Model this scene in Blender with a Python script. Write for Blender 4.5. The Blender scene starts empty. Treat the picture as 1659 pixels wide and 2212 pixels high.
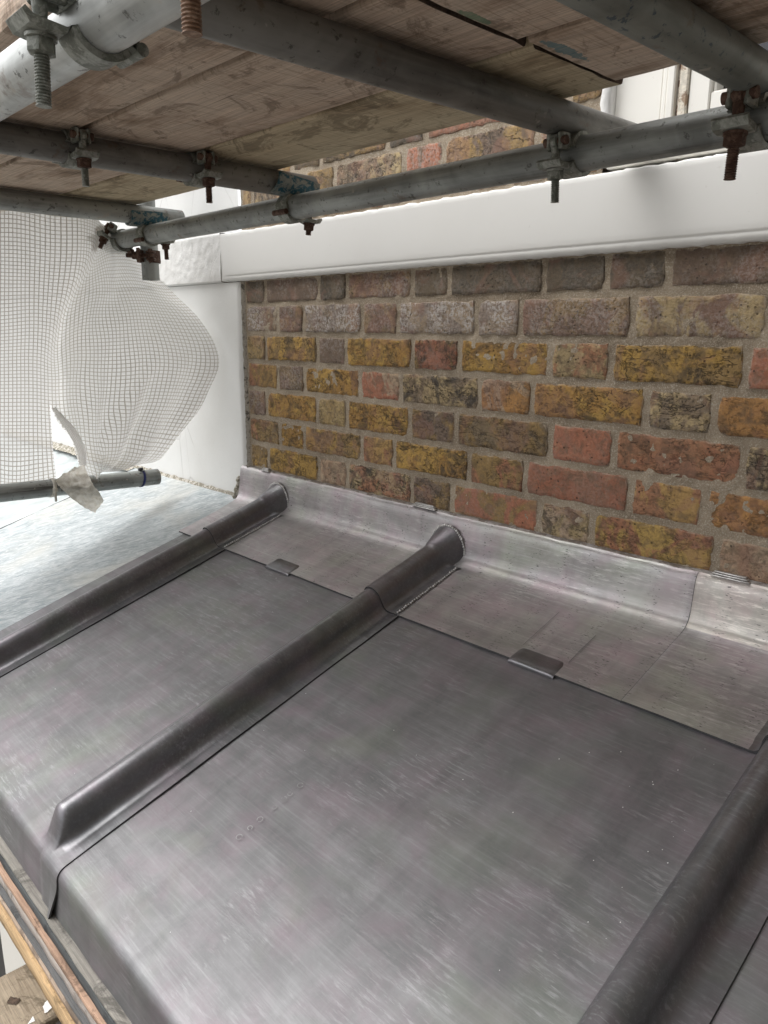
import bpy, math, random
from mathutils import Vector, Matrix, noise
random.seed(7)
R = math.radians
S = bpy.context.scene
COL = S.collection
# ------------------------------------------------------------------ camera
cam_d = bpy.data.cameras.new('camera'); cam = bpy.data.objects.new('camera', cam_d); COL.objects.link(cam)
S.camera = cam
yaw, pitch, roll = 0.808, 0.235, 0.007
fw = Vector((-math.sin(yaw)*math.cos(pitch), math.cos(yaw)*math.cos(pitch), -math.sin(pitch)))
rt = Vector((math.cos(yaw), math.sin(yaw), 0)); up = rt.cross(fw)
rt2 = rt*math.cos(roll)+up*math.sin(roll); up2 = up*math.cos(roll)-rt*math.sin(roll)
M = Matrix((rt2, up2, -fw)).transposed().to_4x4(); M.translation = Vector((1.740, -1.205, -0.142))
cam.matrix_world = M
cam_d.sensor_fit = 'HORIZONTAL'; cam_d.sensor_width = 36; cam_d.lens = 36*1626.6/1659
cam_d.clip_start = 0.02; cam_d.clip_end = 400
# ------------------------------------------------------------------ light
SUN_EL, SUN_AZ = R(58), R(235)      # soft overcast light from the garden side
w = bpy.data.worlds.new('World'); S.world = w; w.use_nodes = True
nt = w.node_tree; nt.nodes.clear()
o_ = nt.nodes.new('ShaderNodeOutputWorld'); bg = nt.nodes.new('ShaderNodeBackground')
sk = nt.nodes.new('ShaderNodeTexSky'); sk.sky_type = 'NISHITA'; sk.sun_disc = False
sk.sun_elevation = SUN_EL; sk.sun_rotation = SUN_AZ; sk.air_density = 1.0; sk.dust_density = 4.0; sk.ozone_density = 1.0
hs = nt.nodes.new('ShaderNodeHueSaturation'); hs.inputs['Saturation'].default_value = 0.12; hs.inputs['Value'].default_value = 1.0
nt.links.new(sk.outputs[0], hs.inputs['Color']); nt.links.new(hs.outputs[0], bg.inputs[0]); nt.links.new(bg.outputs[0], o_.inputs[0])
bg.inputs[1].default_value = 0.15
sd = bpy.data.lights.new('sun', 'SUN'); sun = bpy.data.objects.new('sun', sd); COL.objects.link(sun)
sd.energy = 0.5; sd.angle = R(60); sd.color = (1, .97, .93)
az = SUN_AZ
sdir = Vector((math.sin(az)*math.cos(SUN_EL), math.cos(az)*math.cos(SUN_EL), math.sin(SUN_EL)))
sun.rotation_euler = sdir.to_track_quat('Z', 'Y').to_euler()
S.view_settings.view_transform = 'Standard'; S.view_settings.look = 'None'; S.view_settings.gamma = 1
S.view_settings.use_curve_mapping = False; S.view_settings.exposure = 1.05

# ------------------------------------------------------------------ node helpers
class NB:
    def __init__(s, name):
        s.m = bpy.data.materials.new(name); s.m.use_nodes = True; s.t = s.m.node_tree; s.t.nodes.clear()
        s.out = s.t.nodes.new('ShaderNodeOutputMaterial'); s.tc = s.t.nodes.new('ShaderNodeTexCoord')
    def n(s, typ, **k):
        x = s.t.nodes.new(typ)
        for a, b in k.items():
            if hasattr(x, a): setattr(x, a, b)
            else: x.inputs[a.replace('_', ' ')].default_value = b
        return x
    def l(s, a, b): s.t.links.new(a, b)
    def map(s, scale=(1, 1, 1), src='Object', rot=(0, 0, 0)):
        m = s.n('ShaderNodeMapping'); m.inputs['Scale'].default_value = scale; m.inputs['Rotation'].default_value = rot
        s.l(s.tc.outputs[src], m.inputs[0]); return m.outputs[0]
    def noise(s, scale, vec=None, detail=4, rough=.55, dist=0.0):
        n = s.n('ShaderNodeTexNoise'); n.inputs['Scale'].default_value = scale; n.inputs['Detail'].default_value = detail
        n.inputs['Roughness'].default_value = rough; n.inputs['Distortion'].default_value = dist
        s.l(vec if vec is not None else s.tc.outputs['Object'], n.inputs['Vector']); return n.outputs[0]
    def vor(s, scale, vec=None, feature='F1', rnd=1.0):
        n = s.n('ShaderNodeTexVoronoi'); n.feature = feature; n.inputs['Scale'].default_value = scale; n.inputs['Randomness'].default_value = rnd
        s.l(vec if vec is not None else s.tc.outputs['Object'], n.inputs['Vector']); return n.outputs['Distance']
    def ramp(s, x, *stops):
        r = s.n('ShaderNodeValToRGB'); e = r.color_ramp.elements
        while len(e) < len(stops): e.new(.5)
        for q, (p, c) in zip(e, stops):
            q.position = p; q.color = (c, c, c, 1) if isinstance(c, (int, float)) else (*c, 1)
        s.l(x, r.inputs[0]); return r.outputs[0]
    def mix(s, f, a, b, mode='MIX'):
        m = s.n('ShaderNodeMix'); m.data_type = 'RGBA'; m.blend_type = mode
        for v, i in ((f, 0), (a, 6), (b, 7)):
            if isinstance(v, (int, float)): m.inputs[i].default_value = v if i == 0 else (v, v, v, 1)
            elif isinstance(v, tuple): m.inputs[i].default_value = (*v, 1)
            else: s.l(v, m.inputs[i])
        return m.outputs[2]
    def math(s, op, a, b=0.0):
        m = s.n('ShaderNodeMath'); m.operation = op
        for v, i in ((a, 0), (b, 1)):
            if isinstance(v, (int, float)): m.inputs[i].default_value = v
            else: s.l(v, m.inputs[i])
        return m.outputs[0]
    def attr(s, name, typ='GEOMETRY'):
        a = s.n('ShaderNodeAttribute'); a.attribute_name = name; a.attribute_type = typ; return a
    def bump(s, h, strength=.5, dist=.002, prev=None):
        b = s.n('ShaderNodeBump'); b.inputs['Strength'].default_value = strength; b.inputs['Distance'].default_value = dist
        s.l(h, b.inputs['Height'])
        if prev is not None: s.l(prev, b.inputs['Normal'])
        return b.outputs[0]
    def bsdf(s, col, rough=.6, metal=0.0, normal=None, spec=None):
        p = s.n('ShaderNodeBsdfPrincipled')
        for v, k in ((col, 'Base Color'), (rough, 'Roughness'), (metal, 'Metallic')):
            if isinstance(v, tuple): p.inputs[k].default_value = (*v, 1)
            elif isinstance(v, (int, float)): p.inputs[k].default_value = v
            else: s.l(v, p.inputs[k])
        if normal is not None: s.l(normal, p.inputs['Normal'])
        if spec is not None: p.inputs['Specular IOR Level'].default_value = spec
        s.l(p.outputs[0], s.out.inputs[0]); s.p = p; return s.m

def m_lead(name, base=(.20, .203, .21), rough=.42, tint=1.0, dashes=False, metal=.55):
    b = NB(name)
    st = b.noise(1, b.map((7, 210, 210)), 6, .72)               # rolling streaks along the sheet
    st2 = b.noise(1, b.map((2.2, 34, 34)), 4, .6)
    big = b.noise(3.2, None, 4, .6, .6)
    mot = b.noise(14, None, 5, .6, .4)
    wipe = b.noise(1, b.map((16, 1.6, 1.6)), 4, .6, .3)
    c = b.mix(b.ramp(big, (.35, 0), (.65, 1)), tuple(v*.88 for v in base), tuple(v*1.12 for v in base))
    c = b.mix(b.math('MULTIPLY', b.ramp(mot, (.42, 0), (.66, 1)), .55*tint), c, (base[0]*1.34, base[1]*1.02, base[2]*1.16))
    gr = b.noise(6, b.map((1, 1.3, 1.3)), 3, .5, .5)
    c = b.mix(b.math('MULTIPLY', b.ramp(gr, (.52, 0), (.68, 1)), .5*tint), c, (base[0]*1.02, base[1]*1.20, base[2]*.92))
    c = b.mix(b.math('MULTIPLY', b.ramp(st, (.50, 0), (.66, 1)), .42), c, tuple(v*1.65 for v in base))
    c = b.mix(b.math('MULTIPLY', b.ramp(st2, (.35, 1), (.5, 0)), .30), c, tuple(v*.62 for v in base))
    c = b.mix(b.math('MULTIPLY', b.ramp(wipe, (.30, 1), (.45, 0)), .45), c, tuple(v*.58 for v in base))
    hx = b.noise(1, b.map((3, 24, 24)), 2, .5); hy = b.noise(1, b.map((22, 2.4, 2.4)), 2, .5)
    c = b.mix(b.math('MULTIPLY', b.ramp(b.math('MULTIPLY', hx, hy), (.17, 1), (.27, 0)), .28), c, tuple(v*.62 for v in base))
    c = b.mix(b.math('MULTIPLY', b.ramp(b.math('MULTIPLY', hx, hy), (.26, 0), (.38, 1)), .2), c, tuple(v*1.5 for v in base))
    wear = b.math('MULTIPLY', b.ramp(b.noise(1, b.map((26, 190, 190)), 6, .75, .3), (.52, 0), (.64, 1)), b.ramp(b.noise(4.2, None, 4, .7, .8), (.46, 0), (.62, 1)))
    c = b.mix(b.math('MULTIPLY', wear, .45), c, tuple(v*2.4 for v in base))
    cloud = b.ramp(b.noise(24, None, 6, .75, .5), (.44, 0), (.62, 1))
    c = b.mix(b.math('MULTIPLY', cloud, .14), c, tuple(v*1.9 for v in base))
    # fine scratches
    sc = b.vor(30, b.map((1, 6, 6), rot=(0, .3, .5)), 'DISTANCE_TO_EDGE')
    scm = b.math('MULTIPLY', b.ramp(sc, (0, 1), (.012, 0)), b.ramp(b.noise(9), (.58, 0), (.66, 1)))
    c = b.mix(b.math('MULTIPLY', scm, .4), c, tuple(v*1.9 for v in base))
    if dashes:
        d = b.noise(1, b.map((130, 560, 560)), 1, .4)
        colm = b.n('ShaderNodeTexWave'); colm.wave_type = 'BANDS'; colm.bands_direction = 'X'
        colm.inputs['Scale'].default_value = 5.2; colm.inputs['Distortion'].default_value = .6
        b.l(b.tc.outputs['Object'], colm.inputs['Vector'])
        dm = b.math('MULTIPLY', b.ramp(d, (.66, 0), (.70, 1)), b.ramp(colm.outputs[0], (.6, 0), (.8, 1)))
        c = b.mix(b.math('MULTIPLY', dm, .75), c, (.05, .05, .05))
    r = b.math('ADD', b.math('MULTIPLY', st, .10), b.math('MULTIPLY', mot, .24))
    r = b.math('ADD', r, rough-.20)
    h = b.math('ADD', b.math('MULTIPLY', st, .07), b.noise(7, None, 2, .4)); h = b.math('ADD', h, b.math('MULTIPLY', b.noise(26, None, 2, .5), .22))
    nrm = b.bump(h, .34, .006)
    return b.bsdf(c, r, metal, nrm, .5)

def m_tube(name, base=(.17, .175, .17), axis='Z', rough=.5, pale=0.0, spots=(.06, .06, .055), dirt=.75):
    b = NB(name); oi = b.n('ShaderNodeObjectInfo')
    va = b.n('ShaderNodeVectorMath'); va.operation = 'ADD'; b.l(b.tc.outputs['Object'], va.inputs[0])
    mr = b.n('ShaderNodeVectorMath'); mr.operation = 'SCALE'; mr.inputs[0].default_value = (7, 3, 9); b.l(oi.outputs['Random'], mr.inputs['Scale'])
    b.l(mr.outputs[0], va.inputs[1]); src = va.outputs[0]
    def mp(s):
        m = b.n('ShaderNodeMapping'); m.inputs['Scale'].default_value = s; b.l(src, m.inputs[0]); return m.outputs[0]
    st = b.noise(1, mp((60, 60, 3)), 5, .6); big = b.noise(9, mp((1, 1, .7)), 4, .65, .8); sp = b.noise(70, src, 4, .7)
    c = b.mix(b.ramp(big, (.35, 0), (.65, 1)), tuple(v*.62 for v in base), tuple(v*(1.3+pale) for v in base))
    c = b.mix(b.math('MULTIPLY', b.ramp(st, (.45, 0), (.7, 1)), .45), c, tuple(v*1.7 for v in base))
    c = b.mix(b.math('MULTIPLY', b.ramp(st, (.28, 1), (.42, 0)), dirt), c, spots)
    c = b.mix(b.math('MULTIPLY', b.ramp(sp, (.60, 0), (.66, 1)), .75), c, spots)
    rust = b.math('MULTIPLY', b.ramp(b.noise(17, src, 5, .7), (.60, 0), (.66, 1)), .45)
    c = b.mix(rust, c, (.15, .09, .055))
    pa = b.math('MULTIPLY', b.ramp(b.noise(23, src, 3, .6), (.68, 0), (.71, 1)), .8)
    c = b.mix(pa, c, (.42, .40, .36))
    nrm = b.bump(b.math('ADD', sp, b.math('MULTIPLY', big, 1.5)), .35, .0012)
    return b.bsdf(c, b.math('ADD', b.math('MULTIPLY', st, .25), rough-.1), .35, nrm)

def m_wood(name, base, dark, pale, rot=(0, 0, 0), sc=(4, 130, 130), axis_saw=(260, 14, 14), blue=None):
    b = NB(name); oi = b.n('ShaderNodeObjectInfo')
    va = b.n('ShaderNodeVectorMath'); va.operation = 'ADD'; b.l(b.tc.outputs['Object'], va.inputs[0])
    mr = b.n('ShaderNodeVectorMath'); mr.operation = 'SCALE'; mr.inputs[0].default_value = (17, 5, 3); b.l(oi.outputs['Random'], mr.inputs['Scale'])
    b.l(mr.outputs[0], va.inputs[1]); src = va.outputs[0]
    def mp(s, r=(0, 0, 0)):
        m = b.n('ShaderNodeMapping'); m.inputs['Scale'].default_value = s; m.inputs['Rotation'].default_value = r; b.l(src, m.inputs[0]); return m.outputs[0]
    g = b.noise(1, mp(sc), 6, .65, .4); bl = b.noise(4.5, mp((1, 2.5, 2.5)), 5, .6, .5); saw = b.noise(1, mp(axis_saw, (0, 0, .25)), 3, .6)
    fine = b.noise(120, src, 4, .7)
    c = b.mix(b.ramp(g, (.3, 0), (.7, 1)), tuple(v*.68 for v in base), tuple(v*1.22 for v in base))
    c = b.mix(b.math('MULTIPLY', b.ramp(bl, (.40, 0), (.60, 1)), .65), c, pale)
    c = b.mix(b.math('MULTIPLY', b.ramp(bl, (.30, 1), (.47, 0)), .9), c, dark)
    c = b.mix(b.math('MULTIPLY', b.ramp(saw, (.52, 0), (.72, 1)), .45), c, dark)
    crack = b.noise(1, mp((sc[0]*1.4, sc[1]*1.2, sc[2]*1.2)), 3, .5, 1.2)
    c = b.mix(b.math('MULTIPLY', b.ramp(crack, (.245, 1), (.30, 0)), .85), c, tuple(v*.35 for v in dark))
    c = b.mix(b.math('MULTIPLY', b.ramp(b.noise(30, src, 5, .7), (.62, 0), (.68, 1)), .6), c, tuple(v*.5 for v in dark))
    c = b.mix(b.math('MULTIPLY', b.ramp(fine, (.62, 0), (.75, 1)), .35), c, tuple(min(1, v*1.7) for v in pale))
    fg = b.noise(1, mp((9, 420, 420)), 4, .7)
    c = b.mix(.7, c, b.ramp(fg, (.3, .6), (.7, 1.4)), 'MULTIPLY')
    st_ = b.math('MULTIPLY', b.ramp(b.noise(7, src, 6, .75, 1.2), (.54, 0), (.60, 1)), .55)
    c = b.mix(st_, c, tuple(v*.6 for v in dark))
    for (px, py, rx, ry, pc) in (blue or ()):
        m = b.n('ShaderNodeMapping'); m.inputs['Location'].default_value = (-px/rx, -py/ry, 0); m.inputs['Scale'].default_value = (1/rx, 1/ry, 0); b.l(b.tc.outputs['Object'], m.inputs[0])
        ln = b.n('ShaderNodeVectorMath'); ln.operation = 'LENGTH'; b.l(m.outputs[0], ln.inputs[0])
        dd = b.math('ADD', ln.outputs['Value'], b.math('MULTIPLY', b.noise(55, None, 5, .7), 1.6))
        c = b.mix(b.math('MULTIPLY', b.ramp(dd, (.0, 1), (1, 1)) if False else b.math('LESS_THAN', dd, 1.5), b.math('MULTIPLY', fg, 1.3)), c, pc)
    h = b.math('ADD', b.math('ADD', b.math('MULTIPLY', g, 1.6), b.math('MULTIPLY', saw, .6)), b.math('MULTIPLY', fine, .4))
    return b.bsdf(c, .85, 0, b.bump(h, .6, .0022), .25)

def m_brick():
    b = NB('stock_brick'); src = b.tc.outputs['Object']
    c1 = b.attr('c1').outputs['Color']; c2 = b.attr('c2').outputs['Color']; par = b.attr('par').outputs['Color']
    sp = b.n('ShaderNodeSeparateColor'); b.l(par, sp.inputs[0]); crack, frost, seed = sp.outputs[0], sp.outputs[1], sp.outputs[2]
    va = b.n('ShaderNodeVectorMath'); va.operation = 'ADD'; b.l(src, va.inputs[0])
    sc = b.n('ShaderNodeVectorMath'); sc.operation = 'SCALE'; sc.inputs[0].default_value = (3, 2, 5); b.l(seed, sc.inputs['Scale']); b.l(sc.outputs[0], va.inputs[1])
    v = va.outputs[0]
    patch = b.noise(13, v, 4, .6, 1.2); mot = b.noise(55, v, 5, .7, .5); fine = b.noise(240, v, 4, .7)
    c = b.mix(b.ramp(patch, (.47, 0), (.54, 1)), c1, c2)
    c = b.mix(b.math('MULTIPLY', b.ramp(mot, (.40, 1), (.52, 0)), .55), c, (.15, .11, .075), 'MIX')
    c = b.mix(b.math('MULTIPLY', b.ramp(mot, (.58, 0), (.72, 1)), .35), c, (.46, .33, .20))
    c = b.mix(.55, c, b.ramp(fine, (.3, .62), (.7, 1.35)), 'MULTIPLY')
    # crackle: thin broken dark veins running mostly along the brick
    def vein(scale, w, sz, dist):
        mp = b.n('ShaderNodeMapping'); mp.inputs['Scale'].default_value = (.62, 1, sz); b.l(v, mp.inputs[0])
        q = b.noise(scale, mp.outputs[0], 3, .55, dist)
        return b.ramp(b.math('ABSOLUTE', b.math('SUBTRACT', q, .5)), (0, 1), (w, 0))
    area = b.ramp(b.noise(26, v, 4, .65), (.44, 0), (.54, 1)); area2 = b.ramp(b.noise(17, v, 3, .6, .5), (.46, 0), (.56, 1))
    k1 = b.math('MULTIPLY', vein(44, .020, 1.8, .7), area); k2 = b.math('MULTIPLY', vein(19, .011, 1.6, 1.1), area2)
    k3 = b.math('MULTIPLY', b.ramp(b.noise(130, v, 5, .75, .6), (.555, 0), (.60, 1)), area)
    kk = b.math('MULTIPLY', b.math('MAXIMUM', b.math('MAXIMUM', k1, k2), b.math('MULTIPLY', k3, .85)), crack)
    pits = b.math('MULTIPLY', b.ramp(b.vor(120, v), (.16, 1), (.26, 0)), b.ramp(b.noise(30, v), (.50, 0), (.60, 1)))
    kk2 = b.math('MAXIMUM', kk, b.math('MULTIPLY', pits, .8))
    c = b.mix(b.math('MULTIPLY', kk2, .95), c, (.022, .018, .014))
    soot = b.math('MULTIPLY', b.ramp(b.noise(19, v, 5, .7, .8), (.50, 0), (.62, 1)), b.math('MULTIPLY', crack, .9))
    c = b.mix(soot, c, (.07, .058, .045))
    rim = b.ramp(b.noise(9, v, 4, .6, 1.0), (.52, 0), (.58, 1))
    c = b.mix(.06, c, (.17, .125, .09))
    c = b.mix(b.math('MULTIPLY', rim, .35), c, (.30, .16, .12))
    fr = b.math('MULTIPLY', b.ramp(b.noise(170, v, 5, .75), (.46, 0), (.56, 1)), b.math('MULTIPLY', frost, b.ramp(b.noise(16, v, 3), (.36, 0), (.55, 1))))
    c = b.mix(fr, c, (.50, .46, .43))
    fl = b.math('MULTIPLY', b.ramp(b.vor(26, v), (.03, 1), (.04, 0)), b.ramp(b.noise(8, v), (.56, 0), (.58, 1)))
    c = b.mix(b.math('MULTIPLY', fl, .8), c, (.52, .46, .36))
    ed = b.math('ADD', b.attr('edge').outputs['Fac'], b.math('MULTIPLY', b.math('SUBTRACT', b.noise(60, v, 5, .75), .5), 1.5))
    c = b.mix(b.math('MULTIPLY', b.ramp(ed, (.98, 0), (1.15, 1)), .5), c, (.36, .30, .235))
    h = b.math('SUBTRACT', b.math('ADD', b.math('MULTIPLY', mot, 1.0), b.math('MULTIPLY', fine, .5)), b.math('MULTIPLY', kk2, 1.6))
    return b.bsdf(c, .88, 0, b.bump(h, .75, .0028), .25)

def m_mortar():
    b = NB('mortar')
    c = b.mix(b.ramp(b.noise(8, None, 4, .6), (.35, 0), (.65, 1)), (.27, .215, .155), (.43, .355, .265))
    c = b.mix(b.ramp(b.noise(420, None, 3, .8), (.5, 0), (.7, 1)), c, (.62, .56, .47))
    c = b.mix(b.math('MULTIPLY', b.ramp(b.noise(260, None, 4, .8), (.33, 1), (.42, 0)), .7), c, (.18, .15, .11))
    h = b.math('ADD', b.noise(330, None, 5, .8), b.noise(45, None, 3, .6))
    return b.bsdf(c, .95, 0, b.bump(h, .9, .003), .15)

def m_paint(name, col=(.78, .78, .76), bumpy=.2, dist=.002, scale=14, stain=.12, rough=.45, stcol=(.5, .47, .41)):
    b = NB(name)
    n1 = b.noise(scale, None, 5, .6, .4)
    c = b.mix(b.math('MULTIPLY', b.ramp(b.noise(2.2, None, 5, .6), (.45, 0), (.7, 1)), stain), col, stcol)
    c = b.mix(b.math('MULTIPLY', b.ramp(b.noise(60, None, 5, .75), (.66, 0), (.70, 1)), stain*2.5), c, (.36, .33, .29))
    h = b.math('ADD', n1, b.math('MULTIPLY', b.noise(140, None, 3, .6), .25))
    cr = b.vor(5.5, b.map((1, 1, .5)), 'DISTANCE_TO_EDGE')
    crm = b.math('MULTIPLY', b.ramp(cr, (0, 1), (.006, 0)), b.ramp(b.noise(3.1), (.52, 0), (.6, 1)))
    c = b.mix(b.math('MULTIPLY', crm, .35 if stain > .1 else 0.0), c, (.33, .31, .28))
    if stain <= .1: crm = b.math('MULTIPLY', crm, 0.0)
    return b.bsdf(c, rough, 0, b.bump(b.math('SUBTRACT', h, crm), bumpy, dist), .35)

def m_flat(name, col, rough=.6, metal=0.0, var=.25, scale=60, bump=.3, dist=.001):
    b = NB(name); n1 = b.noise(scale, None, 5, .65, .3)
    c = b.mix(b.ramp(n1, (.35, 0), (.65, 1)), tuple(v*(1-var) for v in col), tuple(min(1, v*(1+var)) for v in col))
    return b.bsdf(c, rough, metal, b.bump(n1, bump, dist))

def m_two(name, a, c2, th=(.48, .54), scale=45, rough=.6, metal=.2, bump=.4):
    b = NB(name); oi = b.n('ShaderNodeObjectInfo')
    n1 = b.noise(scale, None, 5, .7, .4); n2 = b.noise(scale*4, None, 4, .7)
    c = b.mix(b.ramp(n1, (th[0], 0), (th[1], 1)), a, c2)
    c = b.mix(.6, c, b.ramp(n2, (.3, .6), (.7, 1.4)), 'MULTIPLY')
    return b.bsdf(c, rough, metal, b.bump(b.math('ADD', n1, n2), bump, .001))

def m_neighbour():
    b = NB('weathered_lead')
    r0 = b.map((1, 1, 1), rot=(0, 0, -1.03))
    def sc_(q):
        m = b.n('ShaderNodeMapping'); m.inputs['Scale'].default_value = q; b.l(r0, m.inputs[0]); return m.outputs[0]
    d = sc_((9, 42, 42)); n1 = b.noise(1, d, 6, .7, .7); n2 = b.noise(3.5, None, 4, .6, .5); n3 = b.noise(1, sc_((26, 150, 150)), 5, .7, .5)
    c = b.mix(b.ramp(n1, (.38, 0), (.62, 1)), (.25, .29, .305), (.44, .475, .485))
    c = b.mix(b.math('MULTIPLY', b.ramp(n3, (.5, 0), (.62, 1)), .65), c, (.62, .635, .64))
    c = b.mix(b.math('MULTIPLY', b.ramp(n3, (.34, 1), (.42, 0)), .6), c, (.17, .205, .22))
    c = b.mix(b.math('MULTIPLY', b.ramp(n2, (.50, 0), (.66, 1)), .4), c, (.56, .53, .46))
    r = b.math('ADD', b.math('MULTIPLY', n1, .3), .38)
    return b.bsdf(c, r, .12, b.bump(b.math('ADD', n1, n3), .4, .002), .5)

def m_net():
    b = NB('debris_netting'); uv = b.n('ShaderNodeUVMap'); uv.uv_map = 'UVMap'
    sp = b.n('ShaderNodeSeparateXYZ'); b.l(uv.outputs[0], sp.inputs[0])
    def line(o, wd): 
        f = b.math('FRACT', o); return b.math('LESS_THAN', f, wd+.04)
    th = b.math('MAXIMUM', line(sp.outputs[0], .15), line(sp.outputs[1], .15))
    tr = b.n('ShaderNodeBsdfTransparent'); tr.inputs[0].default_value = (1, 1, 1, 1)
    df = b.n('ShaderNodeBsdfDiffuse'); tl = b.n('ShaderNodeBsdfTranslucent')
    df.inputs[0].default_value = (.92, .91, .895, 1); tl.inputs[0].default_value = (.92, .91, .895, 1)
    film = b.n('ShaderNodeMixShader'); film.inputs[0].default_value = .5; b.l(df.outputs[0], film.inputs[1]); b.l(tl.outputs[0], film.inputs[2])
    fm = b.n('ShaderNodeMixShader'); b.l(tr.outputs[0], fm.inputs[1]); b.l(film.outputs[0], fm.inputs[2])
    al = b.attr('cloth').outputs['Fac']; b.l(b.math('ADD', b.math('MULTIPLY', al, .2), .80), fm.inputs[0])
    d2 = b.n('ShaderNodeBsdfDiffuse'); t2 = b.n('ShaderNodeBsdfTranslucent')
    for x in (d2, t2): x.inputs[0].default_value = (.50, .465, .415, 1)
    thr = b.n('ShaderNodeMixShader'); thr.inputs[0].default_value = .4; b.l(d2.outputs[0], thr.inputs[1]); b.l(t2.outputs[0], thr.inputs[2])
    fin = b.n('ShaderNodeMixShader'); b.l(th, fin.inputs[0]); b.l(fm.outputs[0], fin.inputs[1]); b.l(thr.outputs[0], fin.inputs[2])
    b.l(fin.outputs[0], b.out.inputs[0]); return b.m

def m_rag():
    b = NB('cream_torn_cloth'); d = b.n('ShaderNodeBsdfDiffuse'); t = b.n('ShaderNodeBsdfTranslucent')
    c = b.mix(b.ramp(b.noise(70, None, 5, .7), (.4, 0), (.65, 1)), (.86, .83, .77), (.70, .65, .56))
    nrm = b.bump(b.noise(95, None, 4, .6, .8), .9, .004)
    for x in (d, t): b.l(c, x.inputs[0]); b.l(nrm, x.inputs['Normal'])
    m = b.n('ShaderNodeMixShader'); m.inputs[0].default_value = .5; b.l(d.outputs[0], m.inputs[1]); b.l(t.outputs[0], m.inputs[2])
    b.l(m.outputs[0], b.out.inputs[0]); return b.m
MAT = dict(
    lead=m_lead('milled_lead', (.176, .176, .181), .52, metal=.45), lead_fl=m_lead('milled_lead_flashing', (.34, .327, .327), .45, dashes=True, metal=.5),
    lead_lit=m_lead('milled_lead_lit', (.50, .475, .44), .45, dashes=True, metal=.4), weld=m_flat('solder_bead', (.40, .39, .38), .3, .8, .2),
    lead_edge=m_flat('lead_cut_edge', (.05, .05, .052), .6, .2), lip=m_two('tarnished_lead_edge', (.15, .125, .105), (.27, .25, .235), scale=30),
    roll=m_lead('burnished_lead', (.165, .167, .174), .37, metal=.65), stamp=m_flat('pale_stamp', (.26, .255, .258), .5, .3), wedge=m_flat('bright_lead', (.55, .54, .53), .3, .7, .2),
    tube=m_tube('galvanised_tube', (.29, .305, .295)), tube_dk=m_tube('dirty_tube', (.20, .197, .185), dirt=.6), tube_pale=m_tube('pale_tube', (.46, .475, .465), rough=.45, dirt=.25),
    tube_olive=m_tube('paint_flecked_tube', (.19, .205, .19), spots=(.03, .06, .10), dirt=.35),
    board=m_wood('scaffold_board', (.50, .385, .30), (.21, .145, .095), (.60, .50, .41)),
    board_y=m_wood('mould_stained_board', (.46, .37, .25), (.19, .145, .09), (.55, .47, .33)),
    board_grey=m_wood('grey_weathered_board', (.27, .215, .155), (.12, .09, .06), (.36, .30, .225), sc=(70, 3, 70), axis_saw=(20, 240, 20)),
    endgrain=m_flat('rotten_end_grain', (.075, .05, .035), .95, 0, .5, 120, .8, .003),
    brick=m_brick(), mortar=m_mortar(),
    paint=m_paint('white_masonry_paint', bumpy=.42, dist=.003), paint_smooth=m_paint('smooth_white_render', (.76, .755, .73), .12, .002, 9, .06),
    paint_rough=m_paint('rough_white_render', (.78, .775, .755), .6, .004, 30, .16, .4), gloss=m_paint('cream_gloss_paint', (.80, .78, .725), .10, .001, 18, .08, .25),
    crackm=m_two('mortar_and_crack', (.10, .088, .07), (.44, .40, .34), (.36, .46), 60, .95, 0, .8), gap=m_flat('dark_crack', (.035, .03, .026), .95, 0, .5), moss=m_two('mossy_mortar', (.17, .15, .10), (.46, .43, .37), scale=70, metal=0),
    glass=m_flat('window_glass', (.03, .03, .035), .06, 0, .1), bare=m_two('bare_brown_timber', (.16, .09, .055), (.55, .50, .43), scale=50, metal=0),
    iron=m_two('galvanised_forging', (.17, .18, .155), (.30, .31, .28), scale=60, rough=.55, metal=.3), rust=m_two('rusty_steel', (.075, .038, .026), (.14, .085, .062), scale=80, rough=.75, metal=.2),
    rust_o=m_two('orange_rusty_steel', (.20, .115, .07), (.30, .20, .14), scale=70, metal=.1),
    blue=m_two('flaked_blue_paint', (.015, .085, .12), (.22, .235, .215), (.44, .52), 55, .5, .2),
    tie_blue=m_flat('blue_plastic', (.012, .02, .12), .35), tie_white=m_flat('off_white_plastic', (.6, .57, .5), .4), tie_black=m_flat('black_plastic', (.02, .02, .022), .35),
    neigh=m_neighbour(), neigh2=m_flat('green_grey_lead', (.42, .46, .46), .5, .1, .2, 12), net=m_net(), rag=m_rag(),
    ground=m_flat('paving', (.19, .18, .16), .95, 0, .35, 3), blackflat=m_flat('flat_black', (.02, .02, .02), .5),
    blocker=m_flat('dark_blocker', (.17, .16, .145), .9, 0, .3, 20), upper=m_flat('upper_brick', (.22, .16, .10), .9, 0, .3, 20), whitespot=m_flat('spilt_white_paint', (.8, .8, .78), .5, 0, .04), pbl=m_flat('blue_paint_smear', (.03, .13, .16), .6), pgr=m_flat('green_paint_smear', (.05, .16, .09), .7),
)

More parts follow.
